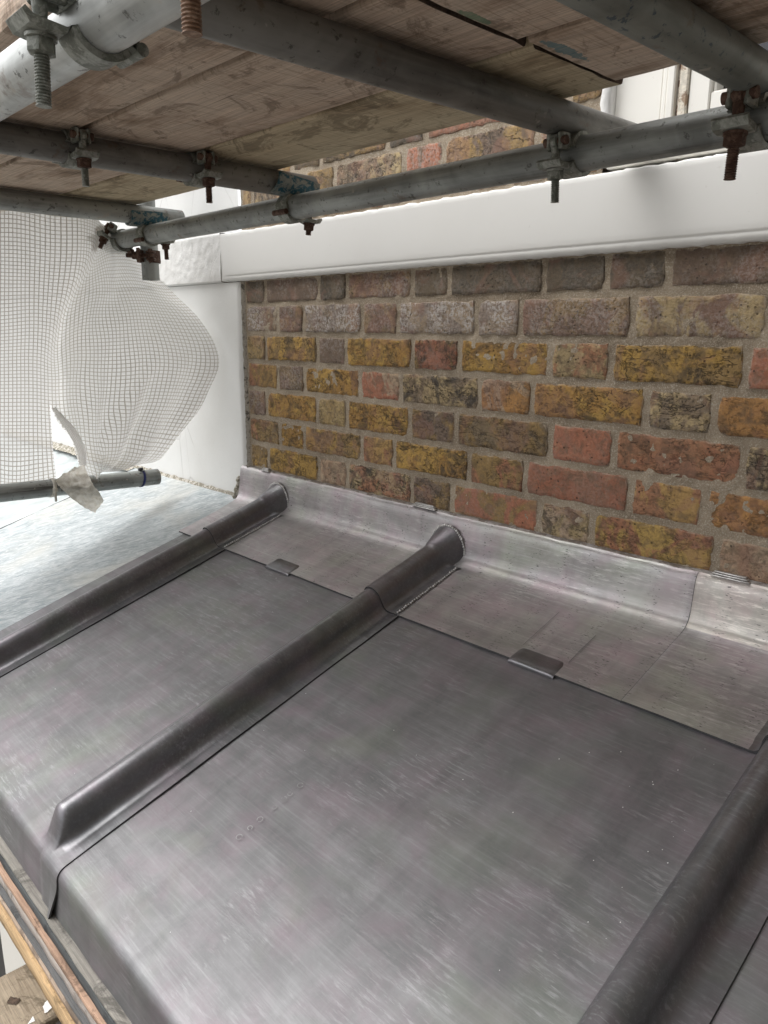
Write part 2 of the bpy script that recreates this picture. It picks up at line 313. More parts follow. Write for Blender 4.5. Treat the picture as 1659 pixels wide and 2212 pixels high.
# ------------------------------------------------------------------ object helpers
def tag(o, label=None, cat=None, group=None, kind=None):
    if label: o['label'] = label
    if cat: o['category'] = cat
    if group: o['group'] = group
    if kind: o['kind'] = kind
    return o
def empty(name, loc=(0, 0, 0), rot=(0, 0, 0)):
    o = bpy.data.objects.new(name, None); COL.objects.link(o); o.location = loc; o.rotation_euler = rot; o.empty_display_size = .02
    return o
def data(name, vs, fs, mat, smooth=True):
    me = bpy.data.meshes.new(name); me.from_pydata([tuple(v) for v in vs], [], fs); me.materials.append(mat)
    if smooth: me.shade_smooth()
    me.update(); return me
def obj(name, me, parent=None, loc=(0, 0, 0), rot=(0, 0, 0)):
    o = bpy.data.objects.new(name, me); COL.objects.link(o); o.location = loc; o.rotation_euler = rot
    if parent: o.parent = parent
    return o
def mesh(name, vs, fs, mat, parent=None, smooth=True, sharp=None):
    """vertices in world space; stored relative to an unrotated parent's location"""
    off = parent.location if parent else Vector()
    if parent and parent.parent: off = off+parent.parent.location
    me = data(name, [Vector(v)-off for v in vs], fs, mat, smooth)
    if sharp is not None: me.set_sharp_from_angle(angle=R(sharp))
    o = obj(name, me, parent); return o
def box(x0, x1, y0, y1, z0, z1):
    v = [(x, y, z) for x in (x0, x1) for y in (y0, y1) for z in (z0, z1)]
    return v, [(0, 1, 3, 2), (4, 6, 7, 5), (0, 4, 5, 1), (2, 3, 7, 6), (0, 2, 6, 4), (1, 5, 7, 3)]
def bevbox(x0, x1, y0, y1, z0, z1, b=.002):
    vs = []; rings = []
    for (dz, ins) in ((z0, b), (z0+b, 0), (z1-b, 0), (z1, b)):
        X0, X1, Y0, Y1 = x0+ins, x1-ins, y0+ins, y1-ins; c = b
        ring = [(X0+c, Y0), (X1-c, Y0), (X1, Y0+c), (X1, Y1-c), (X1-c, Y1), (X0+c, Y1), (X0, Y1-c), (X0, Y0+c)]
        rings.append(len(vs)); vs += [(x, y, dz) for x, y in ring]
    fs = [tuple(range(7, -1, -1)), tuple(rings[3]+i for i in range(8))]
    for k in range(3):
        for i in range(8):
            j = (i+1) % 8; fs.append((rings[k]+i, rings[k]+j, rings[k+1]+j, rings[k+1]+i))
    return vs, fs
def grid(nx, ny, f):
    vs = [f(i/nx, j/ny) for j in range(ny+1) for i in range(nx+1)]
    fs = [(j*(nx+1)+i, j*(nx+1)+i+1, (j+1)*(nx+1)+i+1, (j+1)*(nx+1)+i) for j in range(ny) for i in range(nx)]
    return vs, fs
def lathe(prof, n=16, axis='z', c=(0, 0, 0), hexa=False):
    vs = []; fs = []
    for (r, z) in prof:
        for i in range(n):
            a = 2*math.pi*(i+.5)/n; x, y = r*math.cos(a), r*math.sin(a)
            p = {'z': (x, y, z), 'x': (z, x, y), 'y': (y, z, x)}[axis]; vs.append((p[0]+c[0], p[1]+c[1], p[2]+c[2]))
    for k in range(len(prof)-1):
        for i in range(n):
            j = (i+1) % n; fs.append((k*n+i, k*n+j, (k+1)*n+j, (k+1)*n+i))
    fs.append(tuple(range(n-1, -1, -1))); fs.append(tuple((len(prof)-1)*n+i for i in range(n)))
    return vs, fs
def join(*parts):
    vs = []; fs = []
    for v, f in parts:
        o = len(vs); vs += list(v); fs += [tuple(i+o for i in q) for q in f]
    return vs, fs
def sstep(a, b, x):
    t = max(0, min(1, (x-a)/(b-a))); return t*t*(3-2*t)
def nz(x, y, z=0, s=1): return noise.noise(Vector((x*s, y*s, z*s)))

# ------------------------------------------------------------------ setting
me = data('ground', [(-80, -80, -3.6), (80, -80, -3.6), (80, 80, -3.6), (-80, 80, -3.6)], [(0, 1, 2, 3)], MAT['ground'], False)
tag(obj('ground', me), kind='structure')

SL = R(17); CS, SN = math.cos(SL), math.sin(SL)
def RP(x, v, h=0.0):          # a point on the pitched roof: x along wall, v down the slope, h above it
    return (x, -.04-v*CS-h*SN, -.62-v*SN+h*CS)
VE = .905

# ---- house wall
XL = -.082
wall = empty('brick_wall', (XL, 0, -.62)); tag(wall, 'yellow and red stock brick wall between white render band and lead flashing', 'brick wall')
def mortar_sheet(x0, x1, z0, z1, y0=-.0006, step=.006):
    nx, nz_ = int((x1-x0)/step), int((z1-z0)/step)
    def f(a, b):
        x = x0+(x1-x0)*a; z = z0+(z1-z0)*b
        y = y0+.0018*noise.fractal(Vector((x*55, 3.1, z*55)), 1, 2, 4)+.0012*nz(x, 9, z, 14)
        return (x, y, z)
    return grid(nx, nz_, f)
def course_z(k): return -.0755*k+.0012*math.sin(k*2.1) if k > 0 else -.002
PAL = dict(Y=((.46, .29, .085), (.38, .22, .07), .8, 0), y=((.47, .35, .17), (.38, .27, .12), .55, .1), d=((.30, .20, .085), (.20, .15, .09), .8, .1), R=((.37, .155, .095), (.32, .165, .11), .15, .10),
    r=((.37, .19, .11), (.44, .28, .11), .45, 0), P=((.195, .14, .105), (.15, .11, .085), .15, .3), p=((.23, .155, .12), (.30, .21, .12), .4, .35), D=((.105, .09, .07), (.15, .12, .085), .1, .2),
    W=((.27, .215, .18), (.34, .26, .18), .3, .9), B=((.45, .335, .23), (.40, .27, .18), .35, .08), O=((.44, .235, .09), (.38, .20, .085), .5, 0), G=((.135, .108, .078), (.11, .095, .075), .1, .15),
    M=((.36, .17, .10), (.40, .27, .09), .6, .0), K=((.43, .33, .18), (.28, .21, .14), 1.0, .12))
def brick_mesh(x0, x1, z0, z1, code, depth=.06):
    c1, c2, crack, frost = PAL[code]
    rr = .0022; pts = []
    w_, h_ = x1-x0, z1-z0; nxs = max(5, int(w_/.014)); nzs = 4
    s = random.random()*100
    def jit(): return random.uniform(-.0016, .0016)
    for i in range(nxs+1): pts.append((x0+rr+(w_-2*rr)*i/nxs, z0+jit()))
    for i in range(1, nzs): pts.append((x1+jit(), z0+rr+(h_-2*rr)*i/nzs))
    for i in range(nxs+1): pts.append((x1-rr-(w_-2*rr)*i/nxs, z1+jit()))
    for i in range(1, nzs): pts.append((x0+jit(), z1-rr-(h_-2*rr)*i/nzs))
    if random.random() < .35:       # a chipped corner
        k = random.choice([0, nxs, nxs+nzs, 2*nxs+nzs]); q = pts[k]; cx, cz = (x0+x1)/2, (z0+z1)/2
        pts[k] = (q[0]+(cx-q[0])*.03, q[1]+(cz-q[1])*.10)
    n = len(pts); cx, cz = (x0+x1)/2, (z0+z1)/2; tl = random.uniform(-.0013, .0013); tw = random.uniform(-.012, .012)
    fy = -.0025+tl
    def inset(p, d): 
        dx, dz = cx-p[0], cz-p[1]; return (p[0]+math.copysign(min(d, abs(dx)), dx), p[1]+math.copysign(min(d, abs(dz)), dz))
    rings = [[(p[0], depth, p[1]) for p in pts], [(p[0], fy+.0024, p[1]) for p in pts]]
    rings.append([(*(lambda q: (q[0], fy+.0008+tw*(q[1]-cz), q[1]))(inset(p, .0008)),) for p in pts])
    rings.append([(*(lambda q: (q[0], fy+tw*(q[1]-cz)+.0005*nz(q[0], s, q[1], 30), q[1]))(inset(p, .0018)),) for p in pts])
    rings.append([(*(lambda q: (q[0], fy+tw*(q[1]-cz)-.0002+.0005*nz(q[0], s, q[1], 30), q[1]))(inset(p, .0080)),) for p in pts])
    vs = [v for r in rings for v in r]; fs = []
    for k in range(4):
        for i in range(n): fs.append((k*n+i, k*n+(i+1) % n, (k+1)*n+(i+1) % n, (k+1)*n+i))
    fs.append(tuple(4*n+i for i in range(n)))
    off = wall.location
    me = data('brick', [Vector(v)-off for v in vs], fs, MAT['brick'])
    me.set_sharp_from_angle(angle=R(50))
    j = lambda c: tuple(max(.01, v*f) for v, f in zip(c, [random.uniform(.9, 1.12)]*3))
    if random.random() < .42 and code not in 'GDW': c2 = PAL[random.choice('YRPBdrK')][0]
    if random.random() < .25: c1, c2 = c2, c1
    c1, c2 = j(c1), j(c2)
    for nm, cc in (('c1', c1), ('c2', c2), ('par', (crack*random.uniform(.8, 1.1), frost, random.random()))):
        a = me.color_attributes.new(nm, 'FLOAT_COLOR', 'POINT')
        a.data.foreach_set('color', [*cc, 1]*len(me.vertices))
    a = me.attributes.new('edge', 'FLOAT', 'POINT'); a.data.foreach_set('value', [1.0]*(4*n)+[0.0]*n)
    return me
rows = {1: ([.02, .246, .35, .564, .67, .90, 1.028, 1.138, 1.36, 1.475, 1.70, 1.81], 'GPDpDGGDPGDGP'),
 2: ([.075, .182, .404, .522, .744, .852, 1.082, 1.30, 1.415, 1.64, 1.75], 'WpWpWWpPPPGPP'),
 3: ([.016, .237, .346, .568, .702, .923, 1.048, 1.276, 1.39, 1.615, 1.725], 'yYPYdYrYRdRYP'),
 4: ([.068, .182, .396, .532, .758, .887, 1.12, 1.236, 1.46, 1.57, 1.80], 'rpYRKOYKOdRYp'),
 5: ([.012, .233, .348, .563, .699, .934, 1.066, 1.289, 1.40, 1.63, 1.745], 'pYyYddRMKRYpR'),
 6: ([.069, .178, .403, .514, .738, .881, 1.104, 1.235, 1.46, 1.575, 1.80], 'dYdrYMRrOKYRd'),
 7: ([.015, .236, .349, .572, .694, .919, 1.035, 1.263, 1.375, 1.60, 1.715], 'dYBKdRKMBBYRp')}
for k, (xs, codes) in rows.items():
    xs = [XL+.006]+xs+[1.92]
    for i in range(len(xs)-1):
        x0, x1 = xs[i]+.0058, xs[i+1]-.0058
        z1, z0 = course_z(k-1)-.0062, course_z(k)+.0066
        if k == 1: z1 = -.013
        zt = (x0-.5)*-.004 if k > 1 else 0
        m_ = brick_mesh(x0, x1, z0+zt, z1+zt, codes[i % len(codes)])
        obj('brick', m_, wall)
# bricks above the band, up behind the boards
for k in range(1, 6):
    z0 = .157+.0755*(k-1)+.0055; z1 = z0+.0645
    if k == 1: pass
    x = XL+.006-(.06 if k % 2 else .0); hdr = bool(k % 2)
    while x < 1.0:
        L = .108 if hdr else .222; hdr = not hdr
        x0, x1 = max(x, XL+.006)+.005, min(x+L, 1.0)-.005; x += L+.003
        if x1-x0 < .025: continue
        left = x0 < .42
        code = random.choice('YydK' if left else 'DpRPdW')
        if k == 2 and .5 < x0 < .62: code = 'R'
        obj('brick', brick_mesh(x0, x1, z0, z1, code), wall)
x = XL
while x < 1.0:                                       # course directly above the band
    L = random.choice((.222, .108)); obj('brick', brick_mesh(max(x, XL+.006)+.005, min(x+L, 1.0)-.005, .125, .1515, random.choice('RrpW')), wall); x += L+.003
    if 1.0-x < .04: break
v, f = mortar_sheet(XL, 1.95, -.60, -.004, step=.0045); mesh('mortar', v, f, MAT['mortar'], wall)
v, f = mortar_sheet(XL, 1.005, .10, .56, step=.006); mesh('mortar', v, f, MAT['mortar'], wall)
for (x, y) in ((.335, -.004), (.362, -.003), (1.17, -.035), (1.19, -.033), (1.245, -.037), (.945, -.2265)):
    pass

house = empty('house_wall', (0, .1, -.6)); tag(house, 'upper and lower house wall masonry behind the scaffold boards', 'house wall')
v, f = box(-4, 1.002, .035, .3, .56, 3.2); mesh('upper_wall', v, f, MAT['upper'], house, False)
v, f = box(1.5, 4, .035, .3, .10, 3.2); mesh('upper_wall', v, f, MAT['upper'], house, False)
v, f = box(1.002, 1.5, .12, .3, .10, 3.2); mesh('upper_wall', v, f, MAT['upper'], house, False)
v, f = box(-4, 4, .07, .3, -3.6, .10); mesh('lower_wall', v, f, MAT['upper'], house, False)
v, f = box(1.95, 4, .001, .069, -.9, -.015); mesh('lower_wall', v, f, MAT['upper'], house, False)

blocker = empty('light_blocker', (3.0, -2.5, -.5)); tag(blocker, 'added unseen wall right of the roof that darkens the roll reflections', 'light blocker')  # unseen wall added to block light and darken what the rolls reflect
v, f = box(2.75, 3.2, -5.5, -.03, -3.6, 3.2); mesh('blocker_wall', v, f, MAT['blocker'], blocker, False)

# ---- rendered band
def paint_sheet(x0, x1, z0, z1, y, amp, step=.01, s=1.0, edge=0.0):
    nx, nz_ = max(2, int((x1-x0)/step)), max(2, int((z1-z0)/step))
    def f(a, b):
        x = x0+(x1-x0)*a; z = z0+(z1-z0)*b
        if edge and b == 0: z += edge*nz(x, 2, 0, 60)+edge*.8*nz(x, 5, 0, 170)
        return (x, y+amp*noise.fractal(Vector((x*9*s, 1.7, z*9*s)), 1, 2, 3), z)
    return grid(nx, nz_, f)
band = empty('render_band', (0, -.02, .05)); tag(band, 'long white painted render band running across the wall above the brickwork', 'render band')
bv = []
prof = [(.02, -.010), (-.009, -.010), (-.0142, -.0082), (-.0152, .002), (-.0146, .0042), (-.0158, .0056), (-.0163, .0085), (-.0165, .018), (-.0165, .03), (-.0165, .055), (-.0165, .085), (-.0165, .106), (-.0165, .1135), (-.0150, .1165), (.03, .124)]
nxs = 340
bv = []; bf = []
for i in range(nxs+1):
    x = -.17+(2.2+.17)*i/nxs
    for j, (y, z) in enumerate(prof):
        if j <= 2: z = z+.0022*nz(x, 1, 0, 55)+.0014*nz(x, 4, 0, 160)
        if j >= 13: z = z+.003*nz(x, 7, 0, 40)+.002*nz(x, 8, 0, 130)
        if 3 <= j <= 5: z += .0006*nz(x, 11, 0, 40)
        z = z*sstep(-.17, -.14, x)+(z if j > 6 else -.0105+.0028*j)*(1-sstep(-.17, -.14, x))
        y2 = y+(.0012*nz(x, 2, z, 4) if j > 0 else 0)
        if 0 < j < 13: y2 = y2*sstep(-.172, -.125, x)+(-.0150)*(1-sstep(-.172, -.125, x))
        bv.append((x, y2, z))
m = len(prof)
for i in range(nxs):
    for j in range(m-1): bf.append((i*m+j, i*m+j+1, (i+1)*m+j+1, (i+1)*m+j))
mesh('smooth_band', bv, bf, MAT['paint_smooth'], band)
bv2 = []; bf2 = []; n2 = 330
prof2 = [(.02, -.012)]+[(-.0150, -.010+(.13)*j/22) for j in range(23)]+[(.02, .123)]
for i in range(n2+1):
    x = -3.8+(3.8-.1698)*i/n2 if i < 130 else -1.2+(1.2-.1698)*(i-130)/(n2-130)
    if i < 130: x = -3.8+2.6*i/130
    for j, (y, z) in enumerate(prof2):
        yy = y+(.0013*noise.fractal(Vector((x*40, 2, z*40)), 1, 2, 4)-.002*sstep(.1, 0, z) if 0 < j < 24 else 0)
        if 0 < j < 24: f_ = sstep(-.62, -.74, x); yy = yy*(1-f_)+(-.0087)*f_
        bv2.append((x, yy, z))
m = len(prof2)
for i in range(n2):
    for j in range(m-1): bf2.append((i*m+j, i*m+j+1, (i+1)*m+j+1, (i+1)*m+j))
tag(mesh('rough_band', bv2, bf2, MAT['paint_rough'], band), 'rough lumpy end section of the band')

# ---- white painted wall at left
ww = empty('white_wall', (-1, -.01, -.6)); tag(ww, 'white painted masonry wall left of the exposed bricks behind the netting', 'wall')
def wf(a, b):
    x = -4+(XL-.002+4)*a if a < .5 else -1.2+(XL-.002+1.2)*(a-.5)*2
    if a < .5: x = -4+(2.8)*a*2
    z = -.64+(.628)*b
    if a == 1: x += .003*nz(2, 7, z, 35)+.002*nz(2, 3, z, 110)
    y = -.0085+.0022*noise.fractal(Vector((x*5, 1.7, z*5)), 1, 2, 4)
    if a == 1: y = .012
    return (x, y, z)
v, f = grid(160, 60, wf); mesh('wall_face', v, f, MAT['paint'], ww)
v, f = paint_sheet(-4, XL-.002, .121, 1.2, -.0085, .002, .03); mesh('wall_face', v, f, MAT['paint'], ww)
# rough dark crack where brickwork meets the white wall
cv = []; n = 130
for i in range(n+1):
    z = -.60+.595*i/n; a = .0035+.0015*nz(1, 1, z, 60)
    cv += [(XL-.003+.003*nz(2, 7, z, 35), -.0055+.001*nz(3, 1, z, 90), z), (XL+.001+.0015*nz(4, 1, z, 80), -.0115+.0025*nz(1, 1, z, 70), z), (XL+.0015+a*.5, -.002+.001*nz(5, 1, z, 90), z), (XL+.0065+.002*nz(5, 1, z, 80), .001, z)]
cf = [(i*4+j, i*4+j+1, i*4+j+5, i*4+j+4) for i in range(n) for j in range(3)]
mesh('edge_crack', cv, cf, MAT['crackm'], ww)
# mossy fillet along the foot
mv = []; n = 260
for i in range(n+1):
    x = -2.2+(2.2-.125)*i/n; t = .5+.5*nz(x, 2, 1, 30)
    z = -.625; h = .010+.010*t
    mv += [(x, -.010, z+h*.9), (x, -.0125-.002*t, z+h*.6), (x, -.016-.004*t, z+.002), (x, -.034-.010*nz(x, 4, 0, 22), z-.0075)]
mf = [(i*4+j, i*4+j+1, i*4+j+5, i*4+j+4) for i in range(n) for j in range(3)]
mesh('mossy_fillet', mv, mf, MAT['moss'], ww)

# ---- window set in the wall
win = empty('window', (1.1, .02, .2)); tag(win, 'cream painted window with peeling frame edge above the render band', 'window')
def bb(name, a, mat, parent, b=.002, sharp=40): 
    v, f = bevbox(*a, b); return mesh(name, v, f, mat, parent, sharp=sharp)
bb('casing', (1.012, 1.094, .012, .10, .123, .62), MAT['gloss'], win)
bb('casing_bead', (1.095, 1.104, .008, .10, .123, .62), MAT['gloss'], win)
bb('casing_bead', (1.1045, 1.1175, .004, .10, .123, .62), MAT['gloss'], win)
bb('bare_strip', (1.118, 1.1235, .014, .10, .123, .62), MAT['bare'], win, .001)
bb('peeling_strip', (1.124, 1.138, .006, .10, .123, .62), m_two('peeling_cream_paint', (.62, .57, .48), (.30, .21, .14), (.52, .6), 40, .6, 0), win)
bb('sash', (1.139, 1.172, .010, .10, .16, .62), MAT['gloss'], win)
bb('sash', (1.1725, 1.62, .012, .10, .16, .213), MAT['gloss'], win)
bb('sill', (1.012, 1.62, -.004, .10, .124, .159), MAT['gloss'], win)
bb('glass', (1.173, 1.62, .045, .05, .213, .62), MAT['glass'], win, .001)
bb('glazing_bead', (1.1725, 1.177, .020, .045, .2135, .62), MAT['gloss'], win, .001)
pe = []
for i in range(60):
    z = .126+.42*i/59; pe.append((.996+.006*nz(1, 2, z, 50)+.004*nz(1, 2, z, 150), z))
v = []
for x, z in pe: v += [(x, -.0045, z), (1.012, -.0065, z), (1.0125, .014, z)]
f = [(i*3+j, i*3+j+1, i*3+j+4, i*3+j+3) for i in range(59) for j in range(2)]
mesh('paint_edge', v, f, MAT['paint_rough'], win)

# ------------------------------------------------------------------ lead roof
ROLLS = (.085, .705, 1.470, 2.234)
LAPO = .059
PR = [(-.042, 0), (-.033, .0018), (-.0272, .0065), (-.0243, .015), (-.0228, .026), (-.0190, .0365), (-.0120, .0445), (-.004, .0480), (.004, .0480), (.0120, .0445), (.0190, .0365), (.0226, .0275), (.0234, .0195), (.0258, .0120), (.0305, .0062), (.0370, .0028), (.0440, .0026), (.0530, .0036), (.0605, .0030), (.0640, .0032)]
def bent(x, s, h):
    """point on the sheet: s down the slope, wrapping over the rounded eave, h off the surface"""
    rad = .016; a0 = R(90)-SL; s0 = VE-rad*.75; arc = rad*a0
    if s <= s0: return RP(x, s, h)
    t = min(1, (s-s0)/arc)*a0
    cx, cy, cz = RP(x, s0, -rad); ang = R(90)-0
    nrm_ = Vector((0, -math.sin(SL+t), math.cos(SL+t)))
    p = Vector((x, cy, cz))+nrm_*(rad+h)
    if s > s0+arc: p = p+Vector((0, -.06*(s-s0-arc), -(s-s0-arc)))
    return tuple(p)
def sheet(x0, roll_c, mat, parent, v0=.165, left_roll=None, x1=None, seed=0, apron=.082):
    """one bay: flat from x0, over the roll at roll_c and lapping beyond it"""
    cols = []
    xe = (roll_c-.042) if roll_c else x1
    nx = max(6, int((xe-x0)/.012))
    for i in range(nx): cols.append((x0+(xe-x0)*i/nx, 0.0, 0))
    if roll_c:
        for dx, h in PR: cols.append((roll_c+dx, h, 1))
        cols.append((roll_c+.0645, .0002, 2))
    else: cols.append((xe, 0, 0))
    ss = [v0+(VE-.10-v0)*i/60 for i in range(60)]+[VE-.10+.10*i/26 for i in range(26)]+[VE+.028*i/8 for i in range(8)]+[VE+.028+(apron-.02)*i/8 for i in range(9)]
    vs = []
    for s in ss:
        k = 1-sstep(VE-.052, VE-.008, s)**1.0
        for (x, h, t) in cols:
            hh = h
            if t == 1:
                flat = max(0, min(.0032, h)) if x > roll_c else 0
                hh = flat+(h-flat)*k
                # the end of the roll narrows as it is dressed down
            wob = .0016*noise.fractal(Vector((x*3.3+seed, s*3.3, 1)), 1, 2, 2)+.0004*nz(x, s, seed, 14)
            if t == 1: wob *= .5; hh += .0006*nz(x, s, 3+seed, 9)*(h > .01)
            if t == 2: hh = .0002
            xx = x
            if t >= 1 and roll_c and x > roll_c: xx += .0012*nz(s, seed, 2, 7)*sstep(roll_c+.03, roll_c+.064, x)
            if s > VE+.02 and not t: wob += .0012*nz(x, seed, 5, 11)*sstep(VE+.02, VE+.08, s)
            if t >= 1 and roll_c and x > roll_c+.02: q_ = sstep(VE+.012, VE+.09, s); xx -= .020*q_*sstep(roll_c+.02, roll_c+.064, x); hh += .009*q_*sstep(roll_c+.03, roll_c+.064, x)
            lim = s+(.010*sstep(roll_c-.01, roll_c+.05, x)*sstep(VE+.03, VE+.1, s) if roll_c else 0)
            if s == ss[-1]: lim += .003*nz(x, seed, 6, 9)
            vs.append(bent(xx, lim, hh+wob))
    n = len(cols); fs = [(j*n+i, j*n+i+1, (j+1)*n+i+1, (j+1)*n+i) for j in range(len(ss)-1) for i in range(n-1)]
    o = mesh('lead_sheet', vs, fs, mat, parent)
    me = o.data
    if roll_c:                                         # the cut edge of the lap is a hard, dark line
        me.materials.append(MAT['lead_edge']); me.polygons.foreach_get
        me.materials.append(MAT['roll']); k0 = n-1-len(PR)-1
        for p in me.polygons:
            if p.index % (n-1) == n-2: p.material_index = 1
            elif p.index % (n-1) > k0+1 and p.index//(n-1) < 80: p.material_index = 2
        me.set_sharp_from_angle(angle=R(60))
    return o
roof = empty('lead_roof', (.7, -.5, -.76)); tag(roof, 'new dark grey lead roof with raised rolls below the brick wall', 'lead roof')
sheet(-.066, ROLLS[0], MAT['lead'], roof, seed=3)
sheet(ROLLS[0]+.030, ROLLS[1], MAT['lead'], roof, seed=11)
sheet(ROLLS[1]+.030, ROLLS[2], MAT['lead'], roof, seed=27)
sheet(ROLLS[2]+.030, ROLLS[3], MAT['lead'], roof, seed=41)
sheet(ROLLS[3]+.030, None, MAT['lead'], roof, x1=3.2, seed=51)

# upstand flashing
VL = .204
fl = empty('lead_flashing', (.6, -.03, -.6)); tag(fl, 'pale grey lead upstand flashing dressed along the foot of the brick wall', 'flashing')
def flash_prof():
    p = []
    p.append((.006, -.5215, 3)); p.append((-.004, -.5215, 3)); p.append((-.010, -.5245, 3)); p.append((-.0145, -.5285, 0)); p.append((-.0175, -.534, 0))
    p += [(-.0195, -.545, 0), (-.0215, -.560, 0), (-.0235, -.575, 0), (-.0255, -.588, 0)]
    # cove onto the slope
    a, b_ = Vector((-.0265, -.596)), Vector(RP(0, .030, .0045)[1:]); c = Vector((-.030, -.617))
    for i in range(1, 8):
        t = i/8; q = a*(1-t)**2+c*2*t*(1-t)+b_*t*t; p.append((q.x, q.y, 1))
    for i in range(0, 15):
        s = .030+(VL-.030)*i/14; r = RP(0, s, .0045); p.append((r[1], r[2], 2))
    r = RP(0, VL+.0006, .0006); p.append((r[1], r[2], 4))
    return p
FP = flash_prof()
def flash(x0, x1, mat, seed, lift=0.0):
    n = int((x1-x0)/.009); vs = []; m = len(FP)
    for i in range(n+1):
        x = x0+(x1-x0)*i/n
        wv = nz(x, seed, 1, 7)
        for j, (y, z, t) in enumerate(FP):
            dy = dz = 0
            if t in (0, 3): dy = .0022*wv+.0012*nz(x, z, seed, 18); dz = (.0030*nz(x, 2, seed, 5)+.0016*nz(x, 3, seed, 22)) if j < 5 else 0
            if t == 3 and j == 0: dy = 0
            if t == 1: dy = .0010*wv
            if t == 2: dz = .0009*noise.fractal(Vector((x*5, y*5, seed)), 1, 2, 2)
            if t == 4: dy = .0010*nz(x, 3, seed, 9)
            if i < 4 and seed == 5: x_ = x+(.022*max(0, min(1, (j-8)/12)))*(1-i/4)
            else: x_ = x
            if lift and i == 0: x_ = x+.0072; dz -= .0020*(t != 0); dy += .0020*(t == 0)
            if j >= len(FP)-3: dy += .0016*nz(x, 3, seed, 6)
            vs.append((x_, y+dy-lift*.7, z+dz+lift*.7*(1 if t >= 1 else 0)))
    fs = [(i*m+j, i*m+j+1, (i+1)*m+j+1, (i+1)*m+j) for i in range(n) for j in range(m-1)]
    o = mesh('flashing_sheet', vs, fs, mat, fl)
    o.data.materials.append(MAT['lip']); o.data.materials.append(MAT['lead_edge']); o.data.materials.append(MAT['lead_lit'])
    for p in o.data.polygons:
        j = p.index % (m-1)
        if j < 2: p.material_index = 1
        elif j == m-2: p.material_index = 2
        elif lift and p.index//(m-1) == 0: p.material_index = 2
        elif lift and j < 12: p.material_index = 3  # brighter light on this upstand is painted in as lighter lead
    o.data.set_sharp_from_angle(angle=R(55))
    return o
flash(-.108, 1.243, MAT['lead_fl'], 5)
tag(flash(1.234, 3.0, MAT['lead_fl'], 9, .0016), 'length of flashing right of the joint, upstand painted lighter as if lit')
# roll covers welded onto the flashing
def cover(c):
    secs = [VL+.002, VL-.004, .17, .13, .10, .075, .058, .046, .036, .028, .022, .018]
    vs = []
    prof_ = [(-.047, .0055), (-.036, .0066), (-.0300, .0115), (-.0268, .020), (-.0250, .030), (-.0208, .0405), (-.0132, .0487), (-.0045, .0522), (.0045, .0522), (.0132, .0487), (.0208, .0405), (.0250, .030), (.0264, .020), (.0292, .0120), (.0340, .0076), (.0440, .0066), (.054, .0068), (.0585, .0058)]
    for s in secs:
        g = sstep(.046, .016, s)**2*.35
        g2 = sstep(.036, .016, s)**2
        for dx, h in prof_:
            X = c+dx*(1+.10*g2); H = h*(1+.10*g2*(h > .008))
            vs.append(RP(X+.0006*nz(s, dx*40, c, 20), s, H))
    m_ = len(prof_); fs = [(j*m_+i, j*m_+i+1, (j+1)*m_+i+1, (j+1)*m_+i) for j in range(len(secs)-1) for i in range(m_-1)]
    # outward flared collar against the upstand
    b0 = (len(secs)-1)*m_; base = vs[b0:b0+m_]; k = len(vs)
    for i, p in enumerate(base):
        dx, h = prof_[i]
        q = Vector(p); cc = Vector(RP(c, .018, .028)); d = (q-cc); d.y = 0; d.normalize()
        vs.append((q.x+d.x*.021, -.0245-.002*(h < .02), q.z+d.z*.023+(.002 if h > .02 else 0)))
    fs += [(b0+i, b0+i+1, k+i+1, k+i) for i in range(m_-1)]
    # thickness lip at the lower end
    k2 = len(vs)
    for i in range(m_):
        dx, h = prof_[i]; vs.append(RP(c+dx*.93, VL+.002, max(.001, h-.0035)))
    fs2 = [(i, k2+i, k2+i+1, i+1) for i in range(m_-1)]
    o = mesh('roll_cover', vs, fs+fs2, MAT['roll'], fl); o.data.materials.append(MAT['lead_edge'])
    for p in o.data.polygons:
        if p.index >= len(fs): p.material_index = 1
    o.data.set_sharp_from_angle(angle=R(60))
    # weld beads: along the right foot to the lap, and round the collar
    beads = []
    n_ = 30
    for i in range(n_):
        s = .022+(VL-.026)*i/(n_-1); beads.append((Vector(RP(c+.0595+.0007*math.sin(i*1.7)-.002*sstep(.06, .022, s), s, .0068)), .0034+.0004*math.sin(i*2.3), (1.0, .62)))
    ring = [Vector(vs[k+i]) for i in range(m_)]
    path = []
    for i in range(m_-1):
        L = (ring[i+1]-ring[i]).length; q = max(1, round(L/.0058))
        for t in range(q): path.append(ring[i].lerp(ring[i+1], t/q))
    for i, p in enumerate(path): beads.append((p+Vector((0, -.0016, 0)), .0038+.0004*math.sin(i*1.9), (.62, 1.0)))
    bv = []; bf = []
    for p, r, (ax, ay) in beads:
        o0 = len(bv); rr_ = random.uniform(.9, 1.15)*r
        for (zz, q) in ((-.5, .85), (.15, 1.0), (.8, .55)):
            for t in range(6):
                a = t*math.pi/3; bv.append((p.x+math.cos(a)*rr_*q*1.1, p.y+(math.sin(a)*rr_*q*.8), p.z+zz*rr_))
        for kk in range(2):
            for t in range(6): u = (t+1) % 6; bf.append((o0+kk*6+t, o0+kk*6+u, o0+kk*6+6+u, o0+kk*6+6+t))
        bf.append(tuple(o0+12+t for t in range(6)))
    tag(mesh('weld_seam', bv, bf, MAT['weld'], fl), kind='stuff')
for c in ROLLS: cover(c)
